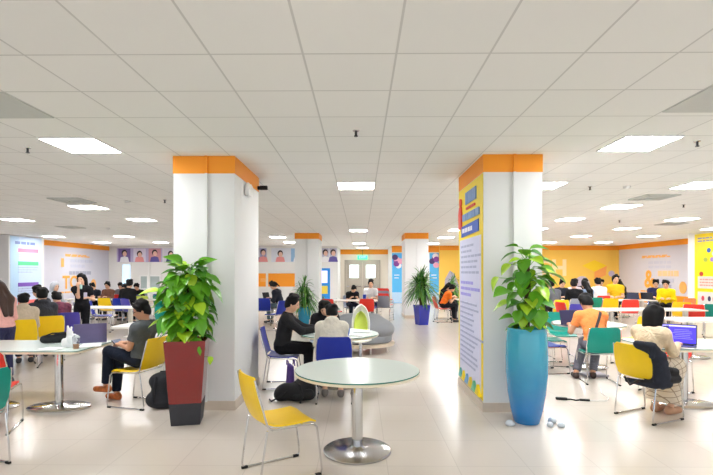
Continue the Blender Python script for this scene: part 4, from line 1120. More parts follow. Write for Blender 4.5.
round_table(-0.31, 6.78, 0.575, 'second round table, behind the middle one, with papers and a blue cup')
chair('blue', -1.14, 6.72, 4, 'blue chair under the man in the black jacket')
m1 = person(-1.13, 6.72, 4, 'man in a black jacket seated sideways on a blue chair, reaching over the round table', C('black_jacket', (44, 44, 46)), C('black_trousers', (26, 26, 30)),
       h=0.013, s=1.0, lean=8, head=(-4, 14), arms={1: (0.52, 0.10, 0.83), -1: (0.50, -0.06, 0.83)}, shoes=(30, 30, 32), curl=0.9)
chair('blue', -0.34, 6.03, 92, 'blue chair under the person in the cream hoodie, back to the viewer')
m2 = person(-0.38, 6.06, 92, 'person in a cream hoodie seated with back to the viewer at the second round table', C('cream_hoodie', (240, 233, 216)), C('beige_shorts', (196, 184, 168)),
       h=0.013, lean=19, head=(4, 30), s=0.93, hood=True, arms={1: (0.38, 0.12, 0.80), -1: (0.38, -0.08, 0.80)}, legs='short', shoes=(120, 112, 106), ankles={1: (0.06, 0.09, 0.1), -1: (0.02, -0.12, 0.1)})
chair('grey', -0.62, 7.72, -80, 'grey chair hidden behind the cream hoodie, at the far side of the round table')
m3 = person(-0.60, 7.68, -82, 'dark-haired person in black leaning over the far side of the second round table', C('black_top', (34, 34, 38)), C('dark_jeans', (40, 44, 60)),
       h=0.014, lean=24, head=(-10, 24), arms={1: (0.44, 0.14, 0.80), -1: (0.44, -0.18, 0.80)}, hair='long')
backpack(-0.85, 5.98, 8, 'slumped black backpack lying on the floor behind the empty yellow chair', tilt=1)
o = empty('tote_bag', (-0.98, 6.42, 0), 20, 'purple patterned tote bag standing under the black-jacketed man', 'bag')
pm = mat('purple_print', (86, 62, 140), 0.7, noise=0.25, scale=25)
S = Sdf(0.012).cap((0, -0.08, 0.03), (0, 0.08, 0.03), 0.05, 0.05, 0.03).cap((0, -0.08, 0.08), (0, -0.09, 0.36), 0.045, 0.03, 0.06).cap((0, 0.08, 0.08), (0, 0.09, 0.36), 0.045, 0.03, 0.06).cap((0, 0, 0.08), (0, 0, 0.34), 0.055, 0.04, 0.06)
S.cut((0, 0, 0.003), (0, 0, -1)).cut((0, 0, 0.37), (0, 0, 1)); sdf_obj('bag_body', S, pm, o)
for q in (-0.04, 0.05): MB().tube([(q, -0.06, 0.36), (q, -0.045, 0.43), (q, 0.045, 0.43), (q, 0.06, 0.36)], 0.008, 6).obj('handle', pm, o)
o = empty('paper_cup', (-0.19, 6.50, 0.765), 0, 'blue paper cup beside the hoodie sleeve on the second round table', 'cup')
MB().lathe([(0, 0), (0.028, 0), (0.038, 0.1), (0.041, 0.103), (0.036, 0.1), (0.027, 0.004), (0, 0.004)], 24).obj('cup', mat('blue_cup', (30, 110, 210), 0.5), o)
def papers(x, y, z, heading, label, n=3, s=1.0, name='paper_sheets', col='paper'):
    o = MB(); r = random.Random(int(abs(x * 100)))
    for i in range(n): o.box((r.uniform(-.01, .01), r.uniform(-.01, .01), 0.0015 + 0.003 * i), (0.21 * s, 0.297 * s, 0.0025), r.uniform(-.12, .12))
    return setp(o.obj(name, M[col], None, (x, y, z), heading), label, 'paper')
papers(-0.03, 6.55, 0.766, 60, 'white paper sheets on the second round table, next to the blue cup')
papers(0.02, 6.95, 0.766, 100, 'open white booklet on the outer rim of the second round table', 2, 0.9, 'booklet')
papers(-0.60, 6.86, 0.766, 10, 'white paper sheets under the hands of the black-jacketed man', 2)

# ---- lime pad lounge chair and grey curved sofa
o = empty('lounge_chair', (0.0, 8.42, 0), -92, 'tall white egg-shaped lounge chair with a lime green pad', 'chair')
def egg(x0, hw, z0, z1, lean, n=12, m=8, curve=0.1, wide=0.42):
    g = []
    for i in range(n + 1):
        t = i / n; z = z0 + (z1 - z0) * t
        e = math.sqrt(max(0.004, 1 - ((t - wide) / (1 - wide)) ** 2)) if t > wide else 0.8 + 0.2 * math.sin(PI / 2 * t / wide)
        g.append([(x0 - lean * t + curve * abs(2 * j / m - 1) ** 2, hw * e * (2 * j / m - 1), z) for j in range(m + 1)])
    return g
MB().sheet(egg(-0.18, 0.165, 0.40, 1.06, 0.12), 0.02).obj('shell_back', M['white_plastic'], o)
MB().sheet(egg(-0.158, 0.125, 0.42, 0.93, 0.09, curve=0.085), 0.012).obj('back_pad', M['ch_lime'], o)
MB().sheet([[(-0.19 + 0.42 * i / 6, 0.2 * (2 * j / 6 - 1), 0.41 + 0.05 * (2 * j / 6 - 1) ** 2) for j in range(7)] for i in range(7)], 0.02).obj('seat', M['white_plastic'], o)
MB().lathe([(0, 0), (0.21, 0), (0.21, 0.015), (0.05, 0.03), (0.03, 0.06), (0.03, 0.4), (0, 0.4)], 28).obj('pedestal', M['chrome'], o)
o = empty('sofa', (0.0, 9.75, 0), 0, 'rounded grey upholstered sofa with a wooden plinth behind the round tables', 'sofa')
gm = mat('grey_sofa_fabric', (138, 140, 144), 0.9, noise=0.05, scale=60)
S = Sdf(0.025).ell((0.02, 0, 0.46), (0.7, 0.58, 0.31), k=0.1).cap((-0.3, 0.1, 0.62), (0.3, 0.1, 0.62), 0.15, 0.15, 0.1).cut((0, 0, 0.2), (0, 0, -1))
sdf_obj('rounded_backrest', S, gm, o)
MB().lathe([(0, 0.2), (0.62, 0.2), (0.66, 0.23), (0.67, 0.34), (0.62, 0.40), (0, 0.41)], 48, sy=0.85).obj('seat_cushion', gm, o)
MB().lathe([(0, 0.14), (0.72, 0.14), (0.72, 0.2), (0, 0.2)], 48, sy=0.86).obj('plinth', mat('pale_wood', (206, 190, 168), 0.5), o)
for a in (200, 250, 290, 340, 60, 120):
    MB().box((0.6 * math.cos(math.radians(a)), 0.5 * math.sin(math.radians(a)), 0.07), (0.035, 0.035, 0.14)).obj('leg', M['white_plastic'], o)

# ---- phone man on the yellow chair, left rectangular table
rect_table(-4.15, 5.62, 1.85, 0.86, 'glass-topped rectangular table with the purple laptop and drinks', legs=(0.45, -0.45))
chair('yellow', -2.80, 5.78, 166, 'yellow chair under the man looking at his phone')
pm_ = person(-2.78, 5.78, 166, 'man in glasses and grey t-shirt looking down at his phone with crossed legs', C('charcoal_tee', (84, 88, 90)), C('navy_trousers', (26, 32, 46)),
      h=0.012, lean=-6, head=(42, 24), sleeve='short', arms={1: (0.24, 0.07, 0.75), -1: (0.25, -0.05, 0.76)}, shoes=(206, 92, 50), glasses=True,
      knees={1: (0.41, 0.07, 0.66), -1: (0.40, -0.09, 0.55)}, ankles={1: (0.46, 0.06, 0.22), -1: (0.44, -0.09, 0.085)}, skin='skin_tan', foot_mat=mat('orange_black_shoe', (222, 104, 52), 0.6, noise=0.5, scale=22))
q = at(pm_, (0.335, 0.01, 0.775))
o = empty('phone', q, 166, 'dark phone held in both hands by the man in the grey t-shirt', 'phone')
MB().box((0, 0, 0), (0.075, 0.15, 0.009), rot=Matrix.Rotation(-0.7, 3, 'Y'), bev=0.003).obj('phone_body', M['black_rubber'], o)
MB().box((-0.004, 0, 0.0045), (0.066, 0.138, 0.001), rot=Matrix.Rotation(-0.7, 3, 'Y')).obj('screen', mat('phone_screen', (120, 130, 150), 0.2), o)
backpack(-2.42, 5.62, 100, 'upright dark backpack on the floor between the phone man and the red planter', (30, 32, 38), 1.0)
laptop(-3.42, 5.80, 0.766, 118, 'purple-lidded laptop standing open on the glass table, lid towards the viewer', (104, 96, 134), (60, 60, 80), w=0.36, dp=0.25, tilt=14, lit=False)
o = empty('plastic_cup', (-3.32, 5.34, 0.766), 0, 'clear plastic cup with an orange drink on the glass table', 'cup')
M['clear'] = mat('clear_plastic', (240, 244, 246), 0.08, noise=0, trans=0.9, ior=1.2)
MB().lathe([(0.03, 0), (0.04, 0.13), (0.042, 0.132), (0.039, 0.13), (0.029, 0.003), (0, 0.003)], 24).obj('cup_wall', M['clear'], o)
MB().lathe([(0, 0.005), (0.028, 0.005), (0.032, 0.06), (0, 0.06)], 20).obj('drink', mat('orange_drink', (232, 160, 90), 0.3), o)
MB().lathe([(0.042, 0.132), (0.04, 0.145), (0.02, 0.165), (0, 0.167)], 20).obj('dome_lid', M['clear'], o)
o = empty('plastic_bag', (-3.50, 5.50, 0.766), 0, 'crumpled translucent plastic bag standing behind the orange drink', 'bag')
r = random.Random(4); S = Sdf(0.009).cap((-0.03, 0, 0.03), (0.04, 0.0, 0.03), 0.045, 0.05, 0.02).cap((0, 0, 0.05), (0.01, 0, 0.17), 0.05, 0.03, 0.03)
for i in range(9): S.ell((r.uniform(-.05, .05), r.uniform(-.05, .05), r.uniform(.02, .13)), (0.035, 0.02, 0.045), k=0.008)
S.cut((0, 0, 0.002), (0, 0, -1)).cap((0, -0.01, 0.17), (0.0, -0.03, 0.25), 0.024, 0.012, 0.02).cap((0, 0.01, 0.17), (0.0, 0.04, 0.23), 0.02, 0.012, 0.02)
sdf_obj('bag_film', S, mat('film_white', (250, 251, 252), 0.3, noise=0, trans=0.35, ior=1.1), o)
S = Sdf(0.012).cap((-0.16, 0, 0.05), (0.14, 0.02, 0.06), 0.05, 0.06, 0.04).cap((0, 0.03, 0.08), (0.08, 0.03, 0.09), 0.05, 0.05, 0.04).cut((0, 0, 0.002), (0, 0, -1))
o = empty('shoulder_bag', (-3.83, 5.80, 0.766), 12, 'soft black shoulder bag lying on the glass table beside the plastic bag', 'bag')
sdf_obj('bag_body', S, M['black_cloth'], o)
MB().tube([(-0.15, -0.02, 0.09), (-0.05, -0.05, 0.13), (0.1, -0.03, 0.13), (0.16, 0, 0.09)], 0.009, 6).obj('strap', M['black_cloth'], o)
papers(-3.30, 5.60, 0.766, 20, 'white papers by the purple laptop at the corner of the glass table', 3)
papers(-3.62, 5.36, 0.766, 75, 'loose white papers before the black shoulder bag on the glass table', 2, 0.8)
# chairs cut by the picture edge
chair('red', -3.90, 4.80, 112, 'red chair at the picture edge, tucked at the glass table')
chair('teal', -3.36, 3.84, 160, 'teal chair at the picture edge before the red one')

# ---- right: table with laptop, woman in beige, yellow chair with jacket
rect_table(4.42, 5.82, 1.85, 0.86, 'glass-topped rectangular table with the blue-screen laptop', legs=(-0.36, 0.5))
chair('yellow', 3.31, 5.32, 24, 'yellow chair with a dark jacket over its back, under the woman in beige')
w2 = person(3.29, 5.33, 26, 'woman in a beige sweater and plaid long skirt working at the blue-screen laptop', C('beige_sweater', (226, 204, 172)), None or mat('plaid_skirt_cloth', (206, 192, 172), 0.85, noise=0.1, scale=30),
       h=0.012, lean=12, head=(12, 10), arms={1: (0.40, 0.10, 0.80), -1: (0.42, -0.10, 0.81)}, hair='bob', s=0.93, seat=0.505, skirt=True, ankles={1: (0.30, 0.07, 0.085), -1: (0.34, -0.07, 0.085)}, skin='skin',
       foot_mat=mat('tan_sandal', (196, 150, 120), 0.6))
S = Sdf(0.014)   # bobbed hair reaching the collar
# plaid lines on the skirt
nt = _mats['plaid_skirt_cloth'].node_tree
bs = nt.nodes['Principled BSDF']; tc = nt.nodes.new('ShaderNodeTexCoord'); br = nt.nodes.new('ShaderNodeTexBrick'); br.offset = 0
br.inputs['Scale'].default_value = 1; br.inputs['Brick Width'].default_value = 0.07; br.inputs['Row Height'].default_value = 0.06; br.inputs['Mortar Size'].default_value = 0.004
br.inputs['Color1'].default_value = (*lin((220, 206, 186)), 1); br.inputs['Color2'].default_value = (*lin((212, 198, 178)), 1); br.inputs['Mortar'].default_value = (*lin((160, 140, 120)), 1)
mp = nt.nodes.new('ShaderNodeMapping'); mp.inputs['Rotation'].default_value = (math.radians(90), 0, math.radians(20))
nt.links.new(tc.outputs['Object'], mp.inputs['Vector']); nt.links.new(mp.outputs['Vector'], br.inputs['Vector']); nt.links.new(br.outputs['Color'], bs.inputs['Base Color'])
laptop(3.93, 5.72, 0.766, 232, 'open laptop with a bright blue screen before the woman in beige', (64, 66, 76), (62, 48, 235), w=0.37, dp=0.25, tilt=14)
papers(4.35, 5.62, 0.766, 80, 'white papers beside the blue-screen laptop', 3)
papers(3.85, 5.48, 0.766, 30, 'white notebook under the hand of the woman in beige', 2, 0.7, 'notebook')
# jacket draped over the chair back (chair frame: heading 24)
o = empty('draped_jacket', (3.31, 5.32, 0), 24, 'navy black jacket with straps hanging over the back of the yellow chair', 'jacket')
S = Sdf(0.012); jr = random.Random(3)
for i in range(6):
    yy = -0.255 + 0.038 * i; dn = 0.64 + 0.035 * i
    if i < 1: S.cap((-0.30, yy, 0.87), (-0.325, yy, 0.76), 0.026, 0.026, 0.04)
    S.cap((-0.30, yy, 0.87), (-0.215, yy, 0.74), 0.032, 0.042, 0.04).cap((-0.215, yy, 0.74), (-0.165, yy, 0.52), 0.042, 0.045, 0.04)
S.cap((-0.25, -0.255, 0.82), (-0.19, -0.27, 0.46), 0.036, 0.05, 0.05).cap((-0.22, -0.22, 0.43), (-0.24, 0.08, 0.43), 0.04, 0.03, 0.04).cap((-0.2, -0.28, 0.75), (-0.12, -0.29, 0.46), 0.04, 0.055, 0.05)
for i in range(10): S.ell((jr.uniform(-.24, -.1), jr.uniform(-.30, -.24), jr.uniform(.42, .8)), (0.04, 0.03, 0.06), k=0.02)
sdf_obj('jacket_cloth', S, mat('navy_black_cloth', (34, 38, 50), 0.85, noise=0.2, scale=25), o)
S = Sdf(0.012).cap((-0.12, -0.30, 0.50), (0.02, -0.30, 0.50), 0.05, 0.05, 0.03).cap((-0.1, -0.30, 0.6), (0.0, -0.30, 0.58), 0.04, 0.04, 0.03)
sdf_obj('side_pouch', S, M['black_cloth'], o)
MB().tube([(-0.3, -0.1, 0.47), (-0.31, 0.0, 0.40), (-0.29, 0.08, 0.47)], 0.012, 6).obj('strap', M['black_cloth'], o)
chair('red', 4.25, 6.44, -150, 'red chair pushed under the far side of the laptop table')

# ---- orange t-shirt man at the second right table
round_table(4.0, 8.12, 0.60, 'round white table before the man in the orange t-shirt')
chair('teal', 3.60, 7.02, 82, 'teal chair under the man in the orange t-shirt')
r1 = person(3.60, 7.06, 76, 'man in an orange t-shirt with a dark shoulder strap, back to the viewer', C('orange_tee', (255, 150, 84)), C('grey_trousers', (112, 112, 124)),
       h=0.013, s=1.05, lean=18, head=(16, 28), sleeve='short', arms={1: (0.40, 0.30, 0.80), -1: (0.42, -0.02, 0.80)}, side=5, ankles={1: (0.12, 0.26, 0.085), -1: (0.2, 0.0, 0.085)}, shoes=(60, 44, 40), skin='skin_tan')
o = empty('crossbody_strap', (3.60, 7.06, 0), 76, 'dark crossbody strap over the back of the orange t-shirt', 'strap')
from mathutils.bvhtree import BVHTree
bpy.context.view_layer.update()
sm_ = [c_ for c_ in r1.children if c_.name.startswith('shirt')][0].data
tree = BVHTree.FromPolygons([v.co for v in sm_.vertices], [tuple(q_.vertices) for q_ in sm_.polygons])
gridp = []
for t_ in range(15):
    row = []
    for w_ in (-0.022, 0.0, 0.022):
        y_ = -0.085 + 0.21 * t_ / 14 + w_ * 0.8; z_ = 1.05 - 0.5 * t_ / 14 + w_ * 0.5
        hit = tree.ray_cast(Vector((-1, y_, z_)), Vector((1, 0, 0)))[0]
        row.append((hit.x - 0.006, y_, z_) if hit else None)
    if all(row): gridp.append(row)
MB().sheet(gridp, 0.006).obj('webbing', mat('dark_webbing', (64, 56, 62), 0.8), o)
laptop(3.56, 7.84, 0.766, 285, 'dark open laptop before the man in the orange t-shirt', (66, 62, 92), (36, 34, 60), w=0.36, dp=0.25, tilt=12)
chair('teal', 3.42, 8.32, -8, 'teal chair tucked under the round table, half hidden by the vase')
chair('teal', 3.95, 9.05, 265, 'teal chair behind the round white table, back level with the vase rim')
chair('blue', 3.12, 7.72, 10, 'blue chair beside the vase, only its seat showing')
chair('yellow', 4.86, 8.25, 190, 'yellow chair turned sideways between the orange t-shirt and the woman in beige')
MB_ = MB().box((0, 0, 0.02), (0.36, 0.26, 0.036), bev=0.012)
setp(MB_.obj('laptop_sleeve', mat('lavender_grey_sleeve', (176, 172, 184), 0.7), None, (3.74, 7.42, 0.0), 8), 'pale grey laptop sleeve lying on the floor under the teal chair', 'sleeve')
o = empty('power_adapter', (2.62, 6.02, 0), -12, 'black power adapter and cord lying on the floor behind the vase', 'cord')
MB().box((0, 0, 0.016), (0.14, 0.05, 0.03), bev=0.008).obj('adapter_block', M['black_rubber'], o)
MB().tube([(0.07, 0, 0.012), (0.12, 0.02, 0.008), (0.17, -0.02, 0.008), (0.22, 0.0, 0.012)], 0.01, 6).box((0.28, -0.0, 0.014), (0.12, 0.035, 0.026), bev=0.006).obj('plug_cord', M['black_rubber'], o)
MB().tube([(0.34, 0, 0.012), (0.42, 0.01, 0.006), (0.55, 0.05, 0.006), (0.62, 0.2, 0.006), (0.6, 0.45, 0.006), (0.66, 0.7, 0.006)], 0.005, 6).obj('white_lead', M['white_plastic'], o)
# ------------------------------------------------------------------ the window side: standing women, rows of students
NV = C('navy_black', (30, 32, 42)); DG = C('dark_grey', (62, 64, 72)); BK = C('soft_black', (28, 28, 30)); WH = C('white_shirt', (232, 232, 234)); JN = C('dark_denim', (44, 48, 66))
person(-5.28, 6.75, 165, 'young woman in a pink jacket with long brown hair at the picture edge', C('pink_jacket', (234, 176, 166)), C('navy_skirt', (52, 54, 84)), pose='stand', h=0.015, s=0.94,
       lean=6, head=(15, 16), hair='long', hair_mat='hair_brown', arms={1: (0.24, 0.12, 0.98), -1: (0.24, -0.08, 1.0)})
ws = person(-6.45, 10.6, -76, 'standing woman in black sipping a drink and holding a phone', C('black_dress', (28, 28, 32)), C('black_leggings', (24, 24, 28)), pose='stand', h=0.014, s=0.965,
       lean=0, head=(-6, 6), hair='long', sleeve='short', arms={-1: (0.17, -0.02, 1.32), 1: (0.24, 0.20, 1.08)})
o = empty('drink_cup', at(ws, (0.2, 0.04, 1.33)), 0, 'small clear drink cup raised to the mouth of the standing woman', 'cup')
MB().lathe([(0, -0.05), (0.024, -0.05), (0.032, 0.05), (0, 0.052)], 18).obj('cup_wall', mat('aqua_cup', (190, 224, 220), 0.2), o)
MB().tube([(0, 0, 0.05), (-0.01, 0, 0.1)], 0.004, 6).obj('straw', M['white_plastic'], o)
o = empty('phone', at(ws, (0.33, 0.17, 1.13)), -80, 'phone in a pale case held low by the standing woman', 'phone')
MB().box((0, 0, 0), (0.009, 0.072, 0.145), bev=0.003).obj('phone_body', mat('lilac_phone_case', (206, 200, 220), 0.4), o)
MB().box((-0.005, 0, 0), (0.001, 0.064, 0.132)).obj('screen', M['black_rubber'], o)

rect_table(-7.3, 8.6, 2.0, 0.8, 'white table beside the row of yellow and purple chairs', legs=(-0.7, 0.7), glass=False, leg_mat='white_top', heading=96)
chair('yellow', -5.92, 8.05, 118, 'yellow chair beside the pink jacket, back to the viewer')
person(-5.98, 8.10, 122, 'person in a beige and grey hooded coat seated next to the pink jacket', C('beige_coat', (206, 192, 172)), JN, hood=True, lean=14, head=(10, 20))
chair('yellow', -5.92, 8.66, 132, 'yellow chair under the person in the large dark grey jacket')
person(-6.03, 8.72, 136, 'person in a large dark grey jacket seated on the second yellow chair', DG, BK, hood=True, lean=14, head=(-10, 18), h=0.018, s=1.05)
chair('purple', -6.05, 9.36, 132, 'purple chair between the second yellow chair and the standing woman')
person(-6.17, 9.42, 136, 'person in a maroon plaid shirt seated on the purple chair', mat('maroon_plaid_cloth', (104, 44, 66), 0.85, noise=0.5, scale=18), BK, lean=20, head=(10, 20))
chair('grey', -6.95, 10.2, 190, 'grey chair under the person in charcoal beyond the maroon shirt')
person(-6.97, 10.2, 190, 'dark-haired person in charcoal beyond the maroon plaid shirt', C('charcoal', (54, 54, 60)), BK, lean=12, head=(0, 14), s=1.05)
person(-8.5, 12.65, -20, 'person in a light grey hooded top facing sideways before the lavender wall', C('light_grey_hoodie', (190, 192, 200)), JN, hair='hooded', lean=4, head=(0, 4), s=1.05)
chair('blue', -8.55, 12.65, -20, 'blue chair under the person in the light grey hooded top')
chair('blue', -7.2, 12.75, 20, 'blue chair beside the standing woman, before the lavender wall')

rect_table(-6.85, 11.95, 2.3, 0.75, 'long white table beside the standing woman, nearer of the window tables', legs=(-0.9, 0.85), glass=False, leg_mat='white_top')
rect_table(-3.35, 7.95, 1.6, 0.8, 'white table just behind the man looking at his phone', legs=(-0.5, 0.5), glass=False, leg_mat='white_top')
rect_table(-8.7, 15.4, 2.6, 0.6, 'long white table where five students sit under the windows', legs=(-1.1, 1.1), glass=False, leg_mat='white_top')
rect_table(-6.75, 15.2, 1.2, 0.7, 'white table before the small grey-green windows', legs=(-0.4, 0.4), glass=False, leg_mat='white_top')
chair('yellow', -7.95, 14.55, 82, 'yellow chair between the grey chair and the big black coat')
chair('purple', -6.98, 14.1, 60, 'purple chair beside the big black coat')
chair('grey', -7.55, 12.65, 85, 'grey chair tucked at the nearer white window table')
chair('lime', -7.7, 12.95, 80, 'lime green chair next to the standing woman')
chair('lime', -7.4, 15.8, 90, 'lime green chair at the white table before the small windows')
chair('teal', -6.95, 16.2, 70, 'teal chair at the white table before the small windows')
chair('blue', -7.35, 17.1, 70, 'small blue chair beside the teal one, far by the windows')
chair('teal', -4.75, 11.3, 95, 'teal chair between the phone man and the pothos leaves')
person(-7.45, 14.5, 86, 'student in a big black coat, back to the viewer, at the window table', BK, BK, lean=14, head=(10, 14), s=1.15)
chair('blue', -7.45, 14.46, 86, 'blue chair hidden under the student in the big black coat')
for x, y, hd, lb, sh, cc, kw in [
    (-9.5, 16.4, -85, 'student in dark navy at the window table, next to the standing woman', NV, 'blue', dict(lean=14)),
    (-8.9, 16.2, -95, 'student in a brown jacket at the window table', C('brown_jacket', (132, 92, 76)), 'red', dict(lean=6, head=(0, 6))),
    (-8.85, 17.05, -80, 'student in grey half hidden by the big black coat', C('mid_grey', (120, 124, 130)), 'yellow', dict(lean=16)),
    (-8.15, 16.15, -95, 'student in red and black leaning at the window table', C('red_black', (170, 36, 44)), 'purple', dict(lean=20)),
    (-8.2, 16.95, -80, 'student in black with bowed head at the end of the window table', BK, 'grey', dict(lean=20))]:
    kw.setdefault('head', (0, 20))
    chair(cc, x, y, hd, ' '.join((cc + ' chair under the ' + lb.replace(',', '')).split()[:13]), caps=False)
    person(x, y, hd, lb, sh, BK, **kw)

# centre back: ponytailed woman, blue chairs, kiosk
rect_table(-3.5, 15.2, 1.2, 0.75, 'white table with monitors beside the ponytailed woman', legs=(-0.5, 0.5), glass=False, leg_mat='white_top')
chair('blue', -3.05, 14.55, 95, 'blue chair at the white table before the ponytailed woman')
chair('blue', -2.45, 13.2, 150, 'blue chair angled just behind the black-jacketed man')
chair('yellow', -3.5, 14.2, 100, 'yellow chair beside the near pillar edge, by the blue chairs')
chair('grey', -2.60, 15.0, 165, 'grey chair under the ponytailed woman')
person(-2.62, 15.0, 165, 'ponytailed woman in dark clothes bending over the white table', NV, C('grey_blue_trousers', (92, 110, 120)), hair='pony', lean=14, head=(0, 26), s=1.08)
laptop(-3.1, 15.2, 0.766, -30, 'small dark laptop on the white table before the ponytailed woman', (50, 52, 60), (60, 80, 140), w=0.32, lit=False)
o = empty('red_folder', (-3.35, 15.0, 0.766), 20, 'small red folder on the white table before the ponytailed woman', 'folder')
MB().box((0, 0, 0.01), (0.24, 0.32, 0.018), bev=0.004).obj('cover', mat('folder_red', (210, 60, 70), 0.5), o)
o = empty('info_kiosk', (-1.62, 19.8, 0), 0, 'sky blue information kiosk with a pink screen and yellow notice', 'kiosk')
MB().box((0, 0, 0.93), (0.62, 0.14, 1.8), bev=0.02).obj('casing', mat('kiosk_blue', (40, 150, 236), 0.4), o)
MB().box((0, 0, 0.02), (0.7, 0.4, 0.04), bev=0.01).obj('foot_plate', M['dark_metal'], o)
MB().box((0.02, -0.072, 1.46), (0.36, 0.006, 0.52)).obj('screen', mat('kiosk_screen', (206, 196, 240), emit=0.8), o)
MB().box((0.04, -0.072, 0.9), (0.34, 0.006, 0.34)).obj('yellow_notice', mat('kiosk_notice', (246, 222, 90), 0.6), o)

# door side group
rect_table(-0.3, 14.95, 1.7, 0.75, 'white table where two students study before the double door', legs=(-0.6, 0.6), glass=False, leg_mat='white_top')
for x, y, hd, lb, sh, cc, kw in [
    (-0.32, 15.8, -75, 'student in a black t-shirt bent over the table before the double door', BK, 'grey', dict(lean=22, head=(10, 30), sleeve='short')),
    (0.36, 15.82, -100, 'student in a white shirt facing the viewer before the double door', WH, 'purple', dict(lean=5, head=(10, 10), s=1.08, sleeve='short'))]:
    chair(cc, x, y, hd, ' '.join((cc + ' chair under the ' + lb.replace(',', '')).split()[:13]), caps=False)
    person(x, y, hd, lb, sh, JN, **kw)
chair('red', 0.18, 14.2, 92, 'red chair, back to the viewer, before the student in white')
chair('red', -0.85, 14.1, 60, 'red chair tilted beside the black-haired heads of the round table')
chair('green', -0.95, 15.4, 10, 'green chair at the end of the table before the double door')
o = empty('paper_cup', (0.13, 15.1, 0.766), 0, 'deep blue cup on the table between the black and the white shirt', 'cup')
MB().lathe([(0, 0), (0.05, 0), (0.06, 0.16), (0, 0.16)], 18).obj('cup', mat('deep_blue_cup', (30, 60, 170), 0.4), o)
for i, (cc, lb) in enumerate([('grey', 'lowest grey chair of the small stack beside the sky blue poster'), ('red', 'red chair in the middle of the small stack beside the sky blue poster'), ('grey', 'grey chair third in the small stack beside the sky blue poster'), ('red', 'topmost red chair of the small stack beside the sky blue poster')]):
    chair(cc, 0.86, 15.9 + 0.03 * i, 70, lb, 'stacked chairs near the door', z=0.085 * i)

# far side behind the cobalt planter
rect_table(3.75, 15.4, 1.1, 0.8, 'white table with yellow things before the student in orange', legs=(-0.3, 0.3), glass=False, leg_mat='white_top')
chair('red', 2.72, 15.3, 8, 'red chair under the student in orange beside the cobalt planter')
person(2.76, 15.3, 6, 'student in an orange t-shirt and striped trousers leaning at the far table', C('deep_orange_tee', (250, 124, 40)), C('black_striped_trousers', (36, 36, 42)), lean=20, head=(0, 24), sleeve='short', h=0.018, skin='skin_tan')
chair('grey', 2.9, 16.3, -20, 'grey chair under the dark-haired student beyond the orange t-shirt')
person(2.9, 16.3, -25, 'dark-haired student in black beyond the orange t-shirt', BK, BK, lean=14, hair='long')
for i, (dx, dy, c, lb) in enumerate([(-0.3, -0.2, (250, 206, 40), 'yellow box on the far table before the student in orange'), (0.0, -0.15, (230, 120, 50), 'small orange box on the far table before the student in orange')]):
    setp(MB().box((0, 0, 0.06), (0.22, 0.18, 0.12), bev=0.01).obj('box', mat('box_%d' % i, c, 0.6), None, (3.7 + dx, 15.4 + dy, 0.766)), lb, 'box')

# ------------------------------------------------------------------ the yellow wall crowd
rect_table(7.0, 11.4, 2.6, 0.8, 'long white table behind the orange t-shirt man', legs=(-1, 1), glass=False, leg_mat='white_top')
rect_table(8.75, 15.2, 1.6, 0.8, 'white table before the red chair and the dark laptop', legs=(-0.5, 0.5), glass=False, leg_mat='white_top')
rect_table(7.0, 9.0, 2.1, 0.8, 'white table with chrome bases behind the blue-screen laptop', legs=(-0.6, 0.6), glass=False)
rect_table(6.05, 15.35, 1.5, 0.7, 'white table in the crowd before the big white letters', legs=(-0.5, 0.5), glass=False, leg_mat='white_top')
chair('yellow', 5.85, 13.7, 88, 'yellow chair under the student in the grey jacket by the vase leaves')
person(5.78, 13.85, 88, 'student in a grey jacket seen from behind next to the vase leaves', C('grey_jacket', (104, 106, 114)), BK, lean=10, head=(0, 10), s=1.15)
chair('red', 5.66, 12.5, 12, 'red chair tilted behind the dark laptop of the orange t-shirt man')
chair('purple', 5.62, 11.95, 70, 'purple chair behind the head of the orange t-shirt man')
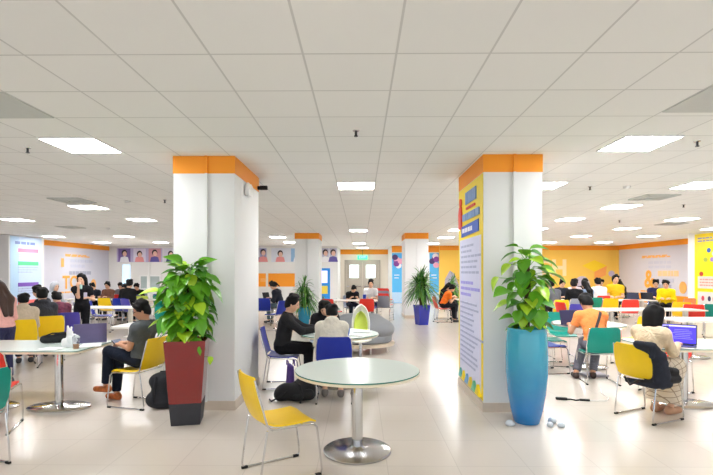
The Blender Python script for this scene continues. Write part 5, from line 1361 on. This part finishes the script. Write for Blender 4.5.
for x, y, hd, lb, sh, cc, kw in [
    (6.65, 14.3, 80, 'student in a black shirt, back to the viewer, beside the grey jacket', BK, 'grey', dict(lean=10, s=1.12)),
    (7.0, 16.2, -90, 'dark-haired student facing the viewer behind the black shirt', NV, 'blue', dict(lean=10, s=1.1)),
    (7.75, 16.8, -100, 'student in a pinkish white top at the crowd table', C('pink_white', (232, 216, 222)), 'red', dict(lean=10, s=1.1)),
    (7.45, 15.0, 110, 'student in a denim blue shirt beside the lavender dome', C('denim_blue', (134, 152, 182)), 'teal', dict(lean=12, hair='long', s=1.08)),
    (8.35, 16.1, 85, 'student in a white shirt seen from behind above the red chair', WH, 'red', dict(lean=10, s=1.15)),
    (9.05, 17.6, -95, 'dark-haired student facing the viewer beside the white shirt', DG, 'yellow', dict(lean=12, s=1.1)),
    (8.45, 17.7, -85, 'student whose dark head shows just over the white shirt', BK, 'grey', dict(lean=12, s=1.12)),
    (9.15, 16.6, 235, 'student in a bright yellow shirt sitting tall before the wall corner', C('bright_yellow', (252, 196, 40)), 'yellow', dict(lean=2, head=(30, 0), s=1.25, sleeve='short')),
    (9.65, 16.95, 130, 'long-haired student in navy beside the bright yellow shirt', NV, 'teal', dict(lean=10, hair='long', s=1.1)),
    (10.3, 16.15, -120, 'student in a navy top with short black hair before the ampersand wall', C('navy_top', (44, 48, 84)), 'blue', dict(lean=10, s=1.1)),
    (10.15, 15.35, -130, 'student in a yellow shirt with short black hair before the ampersand wall', C('lemon_shirt', (252, 214, 20)), 'grey', dict(lean=10, s=1.1))]:
    kw.setdefault('head', (0, 14))
    chair(cc, x, y, hd, ' '.join((cc + ' chair under the ' + lb.replace(',', '')).split()[:13]), caps=False)
    person(x, y, hd, lb, sh, BK, **kw)
chair('yellow', 7.75, 14.5, 80, 'yellow chair beside the red one, below the bright yellow shirt')
chair('red', 8.0, 13.8, 70, 'red chair before the wall corner, beside the white table')
chair('teal', 9.9, 17.6, 80, 'teal chair far in the corner by the long-haired student in navy')
chair('orange', 10.1, 14.55, 100, 'peach orange chair between the lemon yellow shirt and the yellow chair')
chair('yellow', 8.85, 12.75, 56, 'yellow chair in the row behind the blue-screen laptop, next to the peach orange one')
chair('red', 8.52, 11.85, 56, 'red chair in the middle of the row behind the blue-screen laptop')
chair('teal', 9.08, 11.9, 56, 'teal chair at the picture edge in the row behind the laptop table')
laptop(9.0, 15.25, 0.766, 40, 'dark laptop on the white table before the navy top, farther from it', (56, 60, 84), (60, 60, 110), w=0.36, lit=False)
laptop(9.42, 15.2, 0.766, 40, 'second dark laptop, directly before the navy top', (40, 42, 52), (40, 40, 60), w=0.36, lit=False)
papers(6.9, 11.3, 0.766, 40, 'white papers on the long table behind the orange t-shirt man', 3)
papers(7.4, 9.0, 0.766, 60, 'white papers on the chrome-based table behind the laptop', 3)
